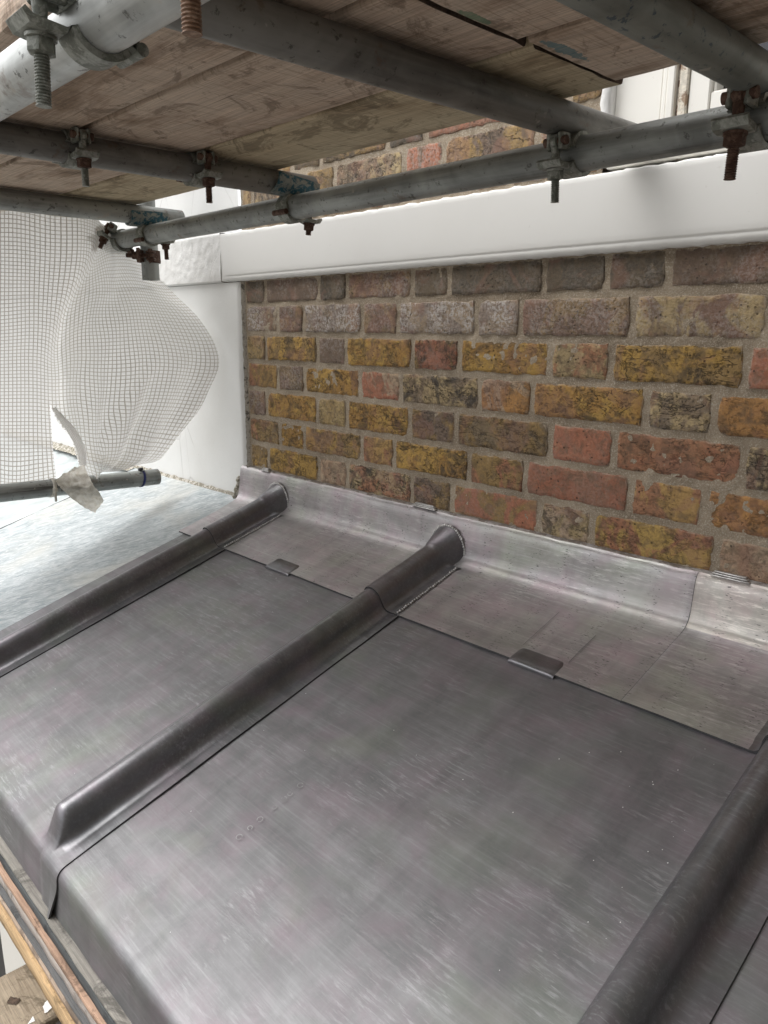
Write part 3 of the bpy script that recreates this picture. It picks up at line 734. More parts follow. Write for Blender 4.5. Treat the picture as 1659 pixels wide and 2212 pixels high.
for k, yv in enumerate((-.718, -.700, -.683, -.658, -.641, -.630, -.611)):
    n = 14; vs = []; rr_ = .0042 if k % 2 == 0 else .0033; v0 = (-yv-.04)/CS
    for i in range(n+1):
        t = 5.6*i/n+k
        for r_, h_ in ((rr_-.0005, .0026), (rr_+.0005, .0026)): vs.append(RP(.945+r_*math.cos(t)*1.1, v0+r_*math.sin(t), h_))
    mesh('stamp_mark', vs, [(2*i, 2*i+1, 2*i+3, 2*i+2) for i in range(n)], MAT['stamp'], roof, False)
# folded fixing clips
def clip(x0, x1):
    n = 16; vs = []
    pr = [(VL-.034, .0050), (VL-.030, .0066), (VL-.006, .0072), (VL+.002, .0072), (VL+.0060, .0060), (VL+.0072, .0038), (VL+.0072, .0012)]
    for i in range(n+1):
        x = x0+(x1-x0)*i/n; e = min(i, n-i)/n*(x1-x0)
        for j, (s, h) in enumerate(pr):
            if j < 2: s = s+max(0, .007-e)*.9
            hh = h-(.0026 if i in (0, n) else 0)
            vs.append(RP(x+.0006*nz(s, i, 1, 60), s, hh+.0006*nz(x, s, 2, 40)))
    m_ = len(pr); fs = [(i*m_+j, i*m_+j+1, (i+1)*m_+j+1, (i+1)*m_+j) for i in range(n) for j in range(m_-1)]
    o = mesh('fixing_clip', vs, fs, MAT['roll'], fl, sharp=50)
for x0_, va, vb in ((1.036, .055, .165), (1.128, .085, .168)):
    vs = []
    for i in range(31):
        s_ = va+(vb-va)*i/30; xx_ = x0_+.0015*nz(s_, x0_, 1, 14)
        for d_ in (-.0006, .0006): vs.append(RP(xx_+d_, s_, .0062+.0002))
    mesh('scored_line', vs, [(2*i, 2*i+1, 2*i+3, 2*i+2) for i in range(30)], MAT['lead'], fl, False)
clip(.332, .420); clip(1.036, 1.126); clip(1.80, 1.89)
# bright lead wedges driven in the joint over the upstand
for x0, x1 in ((-.010, .028), (.585, .655), (1.262, 1.325)):
    for k in range(3):
        v, f = bevbox(x0+.002*k, x1-.004*k, -.0155+.003*k, -.002, -.5235+.0028*k, -.5212+.0028*k, .0008); mesh('lead_wedge', v, f, MAT['wedge'], fl)
# broken mortar lumps at the left end of the flashing
lump = empty('mortar_rubble', (-.125, -.02, -.61)); tag(lump, 'small broken mortar lumps at left end of the lead upstand', 'rubble')
for (x, y, z, r) in ((-.116, -.017, -.568, .012), (-.122, -.018, -.598, .015), (-.135, -.022, -.617, .010), (-.118, -.020, -.583, .009)):
    v, f = grid(10, 8, lambda a, b: (x+r*math.cos(a*6.283)*math.sin(b*3.1416)*(1+.35*nz(a*3, b*3, x, 2)), y+r*.8*math.sin(a*6.283)*math.sin(b*3.1416), z+r*1.1*math.cos(b*3.1416)*(1+.3*nz(a*2, b*2, z, 3))))
    mesh('lump', v, f, MAT['moss'], lump)

# ---- gutter board under the eave, built of weathered laminations
eb = empty('eave_board', (.9, -.91, -1.0)); tag(eb, 'weathered laminated timber edge under the turned down lead', 'timber edge')
zs = [-.962, -.969, -.988, -.999, -1.015, -1.022, -1.036, -1.062]
cols_ = [(.24, .225, .20), (.085, .09, .092), (.40, .265, .19), (.34, .30, .27), (.12, .12, .12), (.40, .31, .24), (.46, .32, .18)]
for i in range(7):
    n = 160; vs = []
    for k in range(n+1):
        x = -.1+3.2*k/n; w1 = .0022*nz(x, i, 1, 14)+.0012*nz(x, i, 4, 60); w2 = .0022*nz(x, i+1, 1, 14)+.0012*nz(x, i+1, 4, 60)
        yo = -.919-.0035*i-(.0025 if i % 2 == 0 else 0)+.0015*nz(x, i, 9, 25)
        z1, z0 = zs[i]+w1, zs[i+1]+w2
        vs += [(x, -.87, z1), (x, yo+.001, z1), (x, yo, z1-.0012), (x, yo-.0006, (z0+z1)/2), (x, yo, z0+.001), (x, yo+.001, z0), (x, -.87, z0)]
    fs = [(k*7+j, k*7+j+1, (k+1)*7+j+1, (k+1)*7+j) for k in range(n) for j in range(6)]
    mt = m_wood('lamination_%s' % 'abcdefg'[i], cols_[i], tuple(v*.35 for v in cols_[i]), tuple(min(1, v*1.2) for v in cols_[i]), sc=(6, 160, 160), axis_saw=(9, 60, 60))
    mesh('lamination', vs, fs, mt, eb, sharp=50)
deck = empty('roof_deck', (.9, -.5, -.8)); tag(deck, 'timber roof deck hidden under the lead sheets', 'roof deck')
vs = [RP(-.06, -.02, -.004), RP(3.1, -.02, -.004), RP(3.1, VE-.02, -.004), RP(-.06, VE-.02, -.004), RP(-.06, -.02, -.03), RP(3.1, -.02, -.03), RP(3.1, VE-.02, -.03), RP(-.06, VE-.02, -.03)]
mesh('deck_panel', vs, [(0, 3, 2, 1), (4, 5, 6, 7), (0, 1, 5, 4), (1, 2, 6, 5), (2, 3, 7, 6), (3, 0, 4, 7)], MAT['board'], deck, False)
lo = empty('bay_wall', (.9, -.85, -1.5)); tag(lo, 'white painted wall below the eave edge at lower left', 'wall')
v, f = paint_sheet(.185, 3.1, -3.6, -1.0, -.855, .0015, .05); mesh('wall_face', v, f, MAT['gloss'], lo)
v, f = box(-.1, .19, -.84, -.80, -3.6, -1.0); mesh('dark_strip', v, f, MAT['blackflat'], lo, False)  # plain black strip left of the white wall face

# ------------------------------------------------------------------ neighbour's roof
nr = empty('neighbour_roof', (-.5, -.4, -.74)); tag(nr, 'pale oxidised old lead roof left of the first new roll', 'roof')
def nf(a, b):
    x = -.787+(-.045+.787)*a; s = -.02+1.0*b
    return RP(x, s, -.006+.003*noise.fractal(Vector((x*6, s*6, 4)), 1, 2, 4))
v, f = grid(90, 110, nf); mesh('lead_sheet', v, f, MAT['neigh'], nr)
def nf2(a, b): 
    x = -3.2+(3.2-.80)*a; s = -.02+1.0*b
    return RP(x, s, -.03+.002*noise.fractal(Vector((x*4, s*4, 8)), 1, 2, 3))
v, f = grid(60, 40, nf2); mesh('lead_sheet', v, f, MAT['neigh2'], nr)
vs = []
for i in range(81):
    s = -.02+1.0*i/80; vs += [RP(-.787+.002*nz(s, 1, 1, 20), s, -.005), RP(-.794, s, -.007), RP(-.797+.002*nz(s, 1, 1, 30), s, -.05)]
mesh('sheet_edge', vs, [(i*3+j, i*3+j+1, i*3+j+4, i*3+j+3) for i in range(80) for j in range(2)], MAT['gap'], nr)

# ------------------------------------------------------------------ scaffold tubes
RT = .02415
def tube(a, b, mat, label, group=None, name='scaffold_tube'):
    a, b = Vector(a), Vector(b); L = (b-a).length
    n = 40; k = max(2, int(L/.15)); vs = []; fs = []
    for j in range(k+1):
        for i in range(n):
            t = 2*math.pi*i/n; r = RT+.00015*nz(math.cos(t), math.sin(t), j*.7, 2); vs.append((r*math.cos(t), r*math.sin(t), L*j/k))
    for j in range(k):
        for i in range(n): u = (i+1) % n; fs.append((j*n+i, j*n+u, (j+1)*n+u, (j+1)*n+i))
    # open rolled ends with a wall thickness
    for (z, sgn, base) in ((0, 1, 0), (L, -1, k*n)):
        o1 = len(vs)
        for i in range(n): t = 2*math.pi*i/n; vs.append(((RT-.004)*math.cos(t), (RT-.004)*math.sin(t), z))
        o2 = len(vs)
        for i in range(n): t = 2*math.pi*i/n; vs.append(((RT-.004)*math.cos(t), (RT-.004)*math.sin(t), z+sgn*.06))
        for i in range(n):
            u = (i+1) % n; fs.append((base+i, base+u, o1+u, o1+i)); fs.append((o1+i, o1+u, o2+u, o2+i))
        fs.append(tuple(o2+i for i in range(n)))
    me = data('scaffold_tube', vs, fs, mat); me.set_sharp_from_angle(angle=R(60))
    o = obj(name, me, None, a, (b-a).to_track_quat('Z', 'Y').to_euler())
    return tag(o, label, 'scaffold tube', group)
ZL, ZT = .106, .1545
YE, YF = -.190, -.892
tube((-.485, YE, .106), (2.6, YE, .112), MAT['tube'], 'long horizontal tube running close in front of the white band')
tube((-1.2, YF, ZL), (2.8, YF, ZL), MAT['tube_pale'], 'pale near tube crossing the top left corner of the view')
tube((-.245, -1.25, ZT), (-.245, -.09, ZT), MAT['tube'], 'leftmost cross tube, above the top edge of the netting')
tube((.366, -1.25, ZT), (.384, -.13, ZT), MAT['tube_dk'], 'dark cross tube under the boards with two hanging bolts')
tube((1.022, -1.15, ZT), (1.0725, -.028, ZT), MAT['tube_dk'], 'cross tube running diagonally through the top middle under the boards')
tube((1.318, -1.15, ZT), (1.334, -.04, ZT), MAT['tube_olive'], 'blue and olive paint flecked cross tube at top right')
tube((-.372, -1.35, -.545), (-.372, -.144, -.577), MAT['tube'], 'low tube under the netting with a blue cable tie')
tube((-.352, -.135, -.003), (-.352, -.135, 1.6), MAT['tube'], 'upright tube whose cut lower end hangs beside the netting')

# ------------------------------------------------------------------ clamps
def arc_band(r0, r1, a0, a1, w, n=18, flange=None, x0=0):
    """a curved strap round the x axis; a0..a1 in degrees, 0 = +y, 90 = +z"""
    pts = []
    for i in range(n+1):
        a = R(a0+(a1-a0)*i/n); pts.append(((math.cos(a), math.sin(a)), r0, r1))
    inner = [(c*r0, s*r0) for (c, s), _, _ in pts]; outer = [(c*r1, s*r1) for (c, s), _, _ in pts]
    if flange:
        for (yi, zi), (yo, zo) in flange: inner.append((yi, zi)); outer.append((yo, zo))
    vs = []; m_ = len(inner); hw = w/2
    for k in range(m_):
        bw = hw*(.82 if 0 < k < m_-3 else 1)
        (yi, zi), (yo, zo) = inner[k], outer[k]
        vs += [(x0-bw, yi, zi), (x0+bw, yi, zi), (x0+bw, yo, zo), (x0-bw, yo, zo)]
    fs = [(k*4+j, k*4+(j+1) % 4, (k+1)*4+(j+1) % 4, (k+1)*4+j) for k in range(m_-1) for j in range(4)]
    fs += [(3, 2, 1, 0), tuple((m_-1)*4+j for j in range(4))]
    return vs, fs
def thread(z0, z1, r=.0062, pitch=.0024, n=14, y=.046):
    pr = []; z = z0
    while z < z1-pitch: pr += [(r, z), (r, z+pitch*.25), (r*.80, z+pitch*.55), (r*.80, z+pitch*.75)]; z += pitch
    pr += [(r*.8, z), (r*.5, z1)]
    v, f = lathe(pr, n); return [(x, yy+y, zz) for x, yy, zz in v], f
CM = {}
def cm(key, vf, mat, sharp=40):
    if key not in CM: me = data(key.split('|')[0], vf[0], vf[1], mat); me.set_sharp_from_angle(angle=R(sharp)); CM[key] = me
    return CM[key]
def clamp(loc, axis, out, label, nutm='rust', bodym='iron', boltm=None, zs=1.0, tilt=0, group='tube couplers', bolt_len=.066, double=False, name='scaffold_coupler', shell=None, scale=1.0):
    a = Vector(axis).normalized(); o = Vector(out).normalized(); k = a.cross(o)
    mt = Matrix((a, o, k)).transposed()
    e = empty(name, loc); e.rotation_euler = (mt @ Matrix.Rotation(R(tilt), 3, 'X')).to_euler(); e.scale = (scale,)*3
    tag(e, label, 'coupler', group)
    bm_, bo = MAT[bodym], MAT[boltm or nutm]
    q = bodym+nutm+str(boltm)+str(double)+str(bolt_len)
    obj('body', cm('body|'+q, join(arc_band(.0246, .0300, 12, 205, .040), bevbox(-.013, -.006, .028, .052, .002, .026, .002), bevbox(.006, .013, .028, .052, .002, .026, .002)), bm_), e)
    fl_ = [((.026, -.012), (.031, -.019)), ((.031, -.0145), (.034, -.0215)), ((.044, -.0150), (.046, -.0225)), ((.058, -.0140), (.061, -.0205)), ((.064, -.0095), (.0665, -.0125))]
    obj('flap', cm('flap|'+q, arc_band(.0246, .0305, 212, 336, .038, flange=fl_), bm_), e)
    obj('hinge_pin', cm('hinge_pin|'+q, lathe([(.003, -.022), (.0055, -.0215), (.0055, .0215), (.003, .022)], 12, 'x', (0, -.0305, -.015)), bo), e)
    b_ = obj('bolt', cm('bolt|'+q, join(thread(-bolt_len, -.008), lathe([(.0055, -.009), (.0062, .0), (.0068, .006)], 14, 'z', (0, .046, 0)), lathe([(.007, -.0055), (.0095, -.0045), (.0095, .0045), (.007, .0055)], 16, 'x', (0, .046, .014))), bo), e)
    obj('eye_pin', cm('eye_pin|'+q, lathe([(.003, -.0185), (.0062, -.018), (.0062, .018), (.003, .0185)], 12, 'x', (0, .046, .014)), MAT['rust']), b_)
    nz_ = -.0235
    v, f = lathe([(.0085, nz_-.0125), (.0112, nz_-.0115), (.0112, nz_-.002), (.0105, nz_-.0008)], 6, 'z', (0, .046, 0)); v2, f2 = lathe([(.0125, nz_-.001), (.0125, nz_+.0016)], 16, 'z', (0, .046, 0))
    obj('nut', cm('nut|'+q, join((v, f), (v2, f2)), MAT[nutm], 30), b_)
    if shell:
        # saddle half round the crossing tube above, along local y
        n = 22; vs = []; ys = [-.056, -.0555, -.040, -.012, .014, .046, .0465]; rr = [.0248, .0295, .0302, .0310, .0306, .0298, .0248]
        for j, (yy, r) in enumerate(zip(ys, rr)):
            for i in range(n+1):
                t = R(168+204*i/n); vs.append((r*math.cos(t), yy, .0485+r*math.sin(t)))
        fs = [(j*(n+1)+i, j*(n+1)+i+1, (j+1)*(n+1)+i+1, (j+1)*(n+1)+i) for j in range(len(ys)-1) for i in range(n)]
        tag(obj('saddle', cm('saddle|'+shell+q, (vs, fs), MAT[shell], 60), e), 'blue painted saddle half')
    return e
DN = (0, -1, 0)
# axis/out chosen so that local z points up: axis x out = up
clamp((1.072, YE, .109), (-1, 0, 0), DN, 'slim coupler with grey bolt where the middle cross tube meets the wall tube', nutm='iron', tilt=-4)
clamp((1.326, YE, .110), (-1, 0, 0), DN, 'coupler with chunky brown rusted nut on the wall tube at upper right', nutm='rust', bolt_len=.068, tilt=3, scale=1.12)
clamp((.395, YE, .1075), (1, 0, 0), (0, 1, 0), 'flaky blue coupler joining dark cross tube to the wall tube', shell='blue', bolt_len=.045, tilt=-6)
clamp((-.24, YE, .1065), (1, 0, 0), (0, 1, 0), 'blue painted coupler at the corner above the netting', shell='blue', bolt_len=.062, tilt=2)
clamp((.3735, -.636, ZT), (0, -1, 0), (1, 0, 0), 'left hanging clamp on the dark cross tube', nutm='rust', boltm='iron', bolt_len=.064)
clamp((.377, -.404, ZT), (0, -1, 0), (1, 0, 0), 'right hanging clamp on the dark cross tube with rusty nut', nutm='rust', bolt_len=.064)
clamp((1.060, YF, ZL), (-1, 0, 0), DN, 'large pale coupler on the near tube in the top left corner', nutm='iron', bolt_len=.074, tilt=3)
clamp((1.290, YF, ZL), (-1, 0, 0), DN, 'coupler above the frame edge whose orange rusty bolt end hangs into view', nutm='rust_o', bolt_len=.074)
clamp((-.405, YE, .104), (-1, 0, 0), DN, 'greenish rusty swivel coupler near the end of the wall tube', bodym='iron', nutm='rust', tilt=28, bolt_len=.052)
clamp((-.352, -.135, .060), (0, 0, 1), (.75, -.66, 0), 'rusty coupler gripping the upright tube at the corner', bodym='rust', nutm='rust', bolt_len=.052)
clamp((-.462, YE, .1045), (-1, 0, 0), (0, -.85, .3), 'small rusty coupler on the very end of the wall tube', bodym='iron', nutm='rust', bolt_len=.045)

# ------------------------------------------------------------------ scaffold boards overhead
def board(x0, x1, y0, y1, z0, z1, mat, label, seed, rag=.002, kx0=0, name='scaffold_board', group='boards of the platform overhead'):
    nx = max(8, int((x1-x0)/.02)); ny = 8
    e = empty(name, ((x0+x1)/2, (y0+y1)/2, z0)); tag(e, label, 'scaffold board', group)
    pr = [(y0+.003, z1), (y0, z1-.004), (y0, z0+.005), (y0+.0015, z0+.0015)]+[(y0+.005+(y1-y0-.010)*i/ny, z0) for i in range(ny+1)]+[(y1-.0015, z0+.0015), (y1, z0+.005), (y1, z1-.004), (y1-.003, z1)]
    vs = []; m_ = len(pr)
    for i in range(nx+1):
        x = x0+(x1-x0)*i/nx
        for j, (y, z) in enumerate(pr):
            ed = rag*nz(x, seed, 1 if y < (y0+y1)/2 else 5, 9)+rag*.4*nz(x, seed, 2, 60)
            xx = x
            if i in (0, nx): xx += .005*nz(y, seed, i, 26)+.002*nz(y, seed, i, 90)
            yy = y+(ed if j < 4 or j > m_-5 else 0)
            vs.append((xx, yy, z+.0008*nz(x, y, seed, 12)))
    fs = [(i*m_+j, (i+1)*m_+j, (i+1)*m_+(j+1) % m_, i*m_+(j+1) % m_) for i in range(nx) for j in range(m_)]
    mesh('plank', vs, fs, mat, e, sharp=40)
    for s_, i in ((1, nx), (-1, 0)):
        cap = [vs[i*m_+j] for j in range(m_)]
        mesh('end_grain', cap, [tuple(range(m_)) if s_ < 0 else tuple(range(m_-1, -1, -1))], MAT['endgrain'], e, False)
    return e
ZB = .181
board(-.62, 1.150, -.404, -.207, ZB, ZB+.038, MAT['board_y'], 'mould stained board along the wall side of the platform, left run', 1)
board(-.70, 1.144, -.6205, -.411, ZB, ZB+.038, MAT['board'], 'middle board of the left run with fine saw marks', 2)
board(-.66, 1.140, -.866, -.632, ZB, ZB+.038, MAT['board'], 'pinkish outer board of the left run', 3)
board(1.158, 3.0, -.430, -.230, ZB-.001, ZB+.037, m_wood('blue_smeared_board', (.50, .385, .30), (.21, .145, .095), (.60, .50, .41), blue=[(1.172-2.079, -.375+.33, .012, .060, (.04, .17, .21))]), 'wall side board of the right run with blue paint smear', 4)
board(1.152, 3.0, -.648, -.434, ZB, ZB+.038, m_wood('green_smeared_board', (.50, .385, .30), (.21, .145, .095), (.60, .50, .41), blue=[(1.158-2.076, -.52+.541, .009, .035, (.07, .20, .12))]), 'middle board of the right run with green paint smear', 5)
board(1.149, 3.0, -.868, -.652, ZB, ZB+.038, MAT['board'], 'outer board of the right run', 6)
def smear(pts, z, mat, name, label, cat, seed):
    n = 28; vs = [(sum(p[0] for p in pts)/len(pts), sum(p[1] for p in pts)/len(pts), z)]; P_ = []
    m_ = len(pts)
    for i in range(n):
        t = i/n*m_; a, b = pts[int(t) % m_], pts[(int(t)+1) % m_]; u = t-int(t)
        x, y = a[0]*(1-u)+b[0]*u, a[1]*(1-u)+b[1]*u; k = 1+.25*nz(i*.9, seed, 1, 1)
        vs.append((vs[0][0]+(x-vs[0][0])*k, vs[0][1]+(y-vs[0][1])*k, z))
    return vs, [(0, 1+i, 1+(i+1) % n) for i in range(n)]
sh = empty('gap_shade_sheet', (1.0, -.54, .222)); tag(sh, 'added dark sheet over the overhead boards that blocks light through their gaps', 'sheet')  # added sheet, stops sky showing through so the board gaps stay dark
v, f = grid(60, 12, lambda a, b: (-.55+3.5*a, -.85+.62*b, .2225+.0015*nz(a*9, b*3, 1, 2))); mesh('sheet', v, f, MAT['blackflat'], sh)

# boards of the lower lift, bottom left corner
def board_y(x0, x1, y0, y1, z1, mat, label, seed):
    e = empty('scaffold_board', ((x0+x1)/2, (y0+y1)/2, z1-.038)); tag(e, label, 'scaffold board', 'boards of the lower scaffold lift')
    nx, ny = 10, 60; pr = [(x0+.002, z1-.038), (x0, z1-.034), (x0, z1-.003)]+[(x0+.003+(x1-x0-.006)*i/nx, z1) for i in range(nx+1)]+[(x1, z1-.003), (x1, z1-.034), (x1-.002, z1-.038)]
    vs = []; m_ = len(pr)
    for i in range(ny+1):
        y = y0+(y1-y0)*i/ny
        for (x, z) in pr:
            yy = y+((.006*nz(x, seed, 1, 30)+.003*nz(x, seed, 2, 110)) if i == ny else 0); vs.append((x+.0015*nz(y, seed, 3, 12), yy, z+.0012*nz(x, y, seed, 20)))
    mesh('plank', vs, [(i*m_+j, i*m_+(j+1) % m_, (i+1)*m_+(j+1) % m_, (i+1)*m_+j) for i in range(ny) for j in range(m_)], mat, e, sharp=40)
    mesh('end_grain', [vs[ny*m_+j] for j in range(m_)], [tuple(range(m_))], MAT['endgrain'], e, False)
    return e
b1 = board_y(.427, .580, -2.4, -.863, -1.30, MAT['board_grey'], 'grey brown lower board with white paint spots and a dark knot', 8)
board_y(.590, .80, -2.4, -.869, -1.302, MAT['gap'], 'dark lower board at the bottom edge beside the spotted board', 9)
for pts, sd_ in (([(.532, -.866), (.560, -.872), (.566, -.888), (.548, -.886)], 3), ([(.556, -.905), (.568, -.906), (.566, -.918)], 5)):
    v, f = smear(pts, -1.2978, None, '', '', '', sd_); tag(mesh('white_paint', v, f, MAT['whitespot'], b1, False), 'spilt white paint')
v, f = smear([(.487, -.920), (.505, -.908), (.512, -.918), (.497, -.930)], -1.2980, None, '', '', '', 7); mesh('knot', v, f, MAT['endgrain'], b1, False)

# ------------------------------------------------------------------ debris netting
NET = [
[[-0.41,-0.569,0.171],[-0.41,-0.504,0.173],[-0.41,-0.437,0.169],[-0.41,-0.367,0.165],[-0.41,-0.305,0.164],[-0.415,-0.259,0.157],[-0.42,-0.235,0.148],[-0.425,-0.216,0.138],[-0.43,-0.201,0.129],[-0.435,-0.185,0.124]],
[[-0.406,-0.582,0.061],[-0.406,-0.517,0.062],[-0.406,-0.449,0.063],[-0.406,-0.378,0.064],[-0.435,-0.303,0.066],[-0.41,-0.268,0.066],[-0.405,-0.24,0.065],[-0.405,-0.211,0.065],[-0.41,-0.174,0.065],[-0.415,-0.136,0.064]],
[[-0.402,-0.594,-0.031],[-0.402,-0.528,-0.03],[-0.402,-0.46,-0.029],[-0.402,-0.394,-0.029],[-0.445,-0.32,-0.026],[-0.395,-0.289,-0.029],[-0.37,-0.248,-0.031],[-0.36,-0.191,-0.031],[-0.37,-0.123,-0.031],[-0.385,-0.053,-0.03]],
[[-0.4,-0.605,-0.126],[-0.4,-0.539,-0.125],[-0.4,-0.47,-0.124],[-0.4,-0.41,-0.123],[-0.45,-0.346,-0.122],[-0.36,-0.325,-0.122],[-0.31,-0.275,-0.122],[-0.28,-0.202,-0.121],[-0.265,-0.119,-0.12],[-0.25,-0.039,-0.119]],
[[-0.4,-0.615,-0.22],[-0.4,-0.549,-0.221],[-0.4,-0.482,-0.222],[-0.4,-0.425,-0.223],[-0.45,-0.362,-0.226],[-0.36,-0.334,-0.224],[-0.3,-0.281,-0.223],[-0.26,-0.206,-0.223],[-0.22,-0.114,-0.224],[-0.17,-0.038,-0.224]],
[[-0.4,-0.625,-0.313],[-0.4,-0.559,-0.316],[-0.4,-0.491,-0.32],[-0.4,-0.435,-0.323],[-0.45,-0.372,-0.329],[-0.36,-0.342,-0.325],[-0.3,-0.296,-0.324],[-0.26,-0.227,-0.325],[-0.22,-0.149,-0.326],[-0.19,-0.075,-0.328]],
[[-0.401,-0.634,-0.398],[-0.401,-0.568,-0.403],[-0.401,-0.5,-0.409],[-0.401,-0.439,-0.414],[-0.446,-0.369,-0.424],[-0.365,-0.342,-0.419],[-0.311,-0.305,-0.417],[-0.275,-0.254,-0.417],[-0.239,-0.195,-0.419],[-0.24,-0.122,-0.425]],
[[-0.402,-0.641,-0.464],[-0.402,-0.574,-0.471],[-0.402,-0.506,-0.478],[-0.402,-0.44,-0.485],[-0.442,-0.357,-0.499],[-0.37,-0.339,-0.492],[-0.322,-0.313,-0.489],[-0.29,-0.273,-0.49],[-0.258,-0.233,-0.49],[-0.29,-0.164,-0.501]],
[[-0.403,-0.648,-0.531],[-0.403,-0.582,-0.546],[-0.403,-0.514,-0.555],[-0.403,-0.439,-0.558],[-0.438,-0.344,-0.562],[-0.375,-0.34,-0.533],[-0.333,-0.33,-0.516],[-0.305,-0.302,-0.512],[-0.277,-0.266,-0.502],[-0.33,-0.198,-0.502]]]
UC = [0, 7, 13.7, 19.2, 23.5, 29.5, 36.5, 44.5, 53.5, 61.7]; VC = [0, 11.5, 21.3, 31.3, 42, 52.3, 61.6, 68.6, 75.6]
for r_, dz in ((NET[8], .020), (NET[7], .006)):
    for q in r_[5:]: q[2] -= dz
# extra columns on the left and rows above/below, continuing the flat sheet
for r_ in NET:
    d = Vector(r_[0])-Vector(r_[1]); p = Vector(r_[0])
    for k in range(3): p = p+d*2.2; r_.insert(0, list(p))
UC = [UC[0]-7*2.2*k for k in (3, 2, 1)]+UC
def cr(p0, p1, p2, p3, t): return .5*((2*p1)+(-p0+p2)*t+(2*p0-5*p1+4*p2-p3)*t*t+(-p0+3*p1-3*p2+p3)*t**3)
def netp(s, t):
    ns, nt_ = len(NET[0])-1, len(NET)-1
    i, j = min(int(s), ns-1), min(int(t), nt_-1); a, b = s-i, t-j
    def P(jj, ii): return Vector(NET[max(0, min(nt_, jj))][max(0, min(ns, ii))])
    rws = [cr(P(j+q, i-1), P(j+q, i), P(j+q, i+1), P(j+q, i+2), a) for q in (-1, 0, 1, 2)]
    p = cr(*rws, b)
    u = UC[i]*(1-a)+UC[i+1]*a; v_ = VC[j]*(1-b)+VC[j+1]*b
    k = sstep(6.2, 8.5, s)
    p.x += .020*k*nz(u*.055+v_*.035, v_*.02, 1.3, 2.2)+.004*k*nz(u, v_, 4, .16)+.003*nz(u, v_, 9, .09)
    s0 = 9.9-1.5*t if t < 1 else (8.4-.9*(t-1) if t < 2 else 7.5-.5*(t-2))
    g1 = math.exp(-((s-s0)/.55)**2)*sstep(-.2, .5, t)*(1-sstep(3.6, 4.6, t))
    p.x -= .020*g1; v_ -= 2.3*g1
    s1 = 10.35-.62*(t-3.6) if t < 7 else 8.24-.5*(t-7); d1 = s-s1; m1 = sstep(3.5, 4.6, t)
    f1 = m1*(sstep(-.22, .22, d1)*math.exp(-max(0, d1)*1.3)); p.x += .026*f1; p.z -= .004*f1
    g3 = math.exp(-((s-9.6)/.25)**2)*sstep(2.6, 4, t)*(1-sstep(6, 7, t)); p.x += .008*g3
    v_ += 1.1*nz(s*.55, t*.5, 7, 1)
    # sharper drapes falling towards the gathered foot
    p.x += .014*k*sstep(3, 5.5, t)*math.sin((s-6)*5.2+t*.5)*(1-sstep(7.4, 8, t))
    return p, u, v_
sub = 14
NS, NT = (len(NET[0])-1)*sub, (len(NET)-1)*sub
nv = []; nuv = []
for j in range(NT+1):
    for i in range(NS+1):
        p, u, v_ = netp(i/sub, j/sub); nv.append(p); nuv.append((u, v_))
nf_ = []
for j in range(NT):
    for i in range(NS):
        s, t = (i+.5)/sub, (j+.5)/sub
        if 6.08 < s < 6.08+.9*sstep(5.1, 6.4, t) and t > 5.15: continue       # the tear
        if s > 11.6 and t > 7.6 and (s-11.6)+(t-7.6)*.6 > .45: continue      # ragged lower corner
        nf_.append((j*(NS+1)+i, j*(NS+1)+i+1, (j+1)*(NS+1)+i+1, (j+1)*(NS+1)+i))
def set_uv(me, uvs, cloth=0.0):
    ul = me.uv_layers.new(name='UVMap')
    for l in me.loops: ul.data[l.index].uv = uvs[l.vertex_index]
    a = me.attributes.new('cloth', 'FLOAT', 'POINT'); a.data.foreach_set('value', [cloth]*len(me.vertices))
net = empty('debris_netting', (-.4, -.4, .15)); tag(net, 'torn white scrim netting hanging at the left end of the scaffold', 'netting')
o = mesh('net_sheet', nv, nf_, MAT['net'], net); set_uv(o.data, nuv)
# lower tail of the net showing below the tube
def tail(a, b): return (-.415+.01*nz(a, b, 1, 5), -1.5+1.02*a-.02*b, -.56-.13*b*(1.25-a*1.1)+.004*nz(a, b, 3, 8))
v, f = grid(40, 8, tail); o = mesh('net_tail', v, f, MAT['net'], net)
set_uv(o.data, [((i % 41)/40*118, (i//41)/8*15) for i in range(len(v))])
# torn strip, rolled and hanging over the tube
def patch(rows_, n, m_, rough_, seed):
    vs = []; us = []; R_, C_ = len(rows_)-1, len(rows_[0])-1
    for j in range(n+1):
        for i in range(m_+1):
            t, s = j/n*R_, i/m_*C_; a, b = min(int(t), R_-1), min(int(s), C_-1)
            P = lambda r, c: Vector(rows_[max(0, min(R_, r))][max(0, min(C_, c))])
            p = cr(*[cr(P(a+q, b-1), P(a+q, b), P(a+q, b+1), P(a+q, b+2), s-b) for q in (-1, 0, 1, 2)], t-a)
            e_ = 1 if i in (0, m_) or j in (0, n) else 0
            p += Vector((rough_*noise.fractal(p*55+Vector((seed, 0, 0)), 1, 2, 3), rough_*.25*nz(p.y, p.z, seed, 90), (.004*e_+.0008)*nz(p.y, p.z, seed, 160)))
            vs.append(p); us.append((s*4.5, t*5))
    fs = [(j*(m_+1)+i, j*(m_+1)+i+1, (j+1)*(m_+1)+i+1, (j+1)*(m_+1)+i) for j in range(n) for i in range(m_)]
    return vs, fs, us
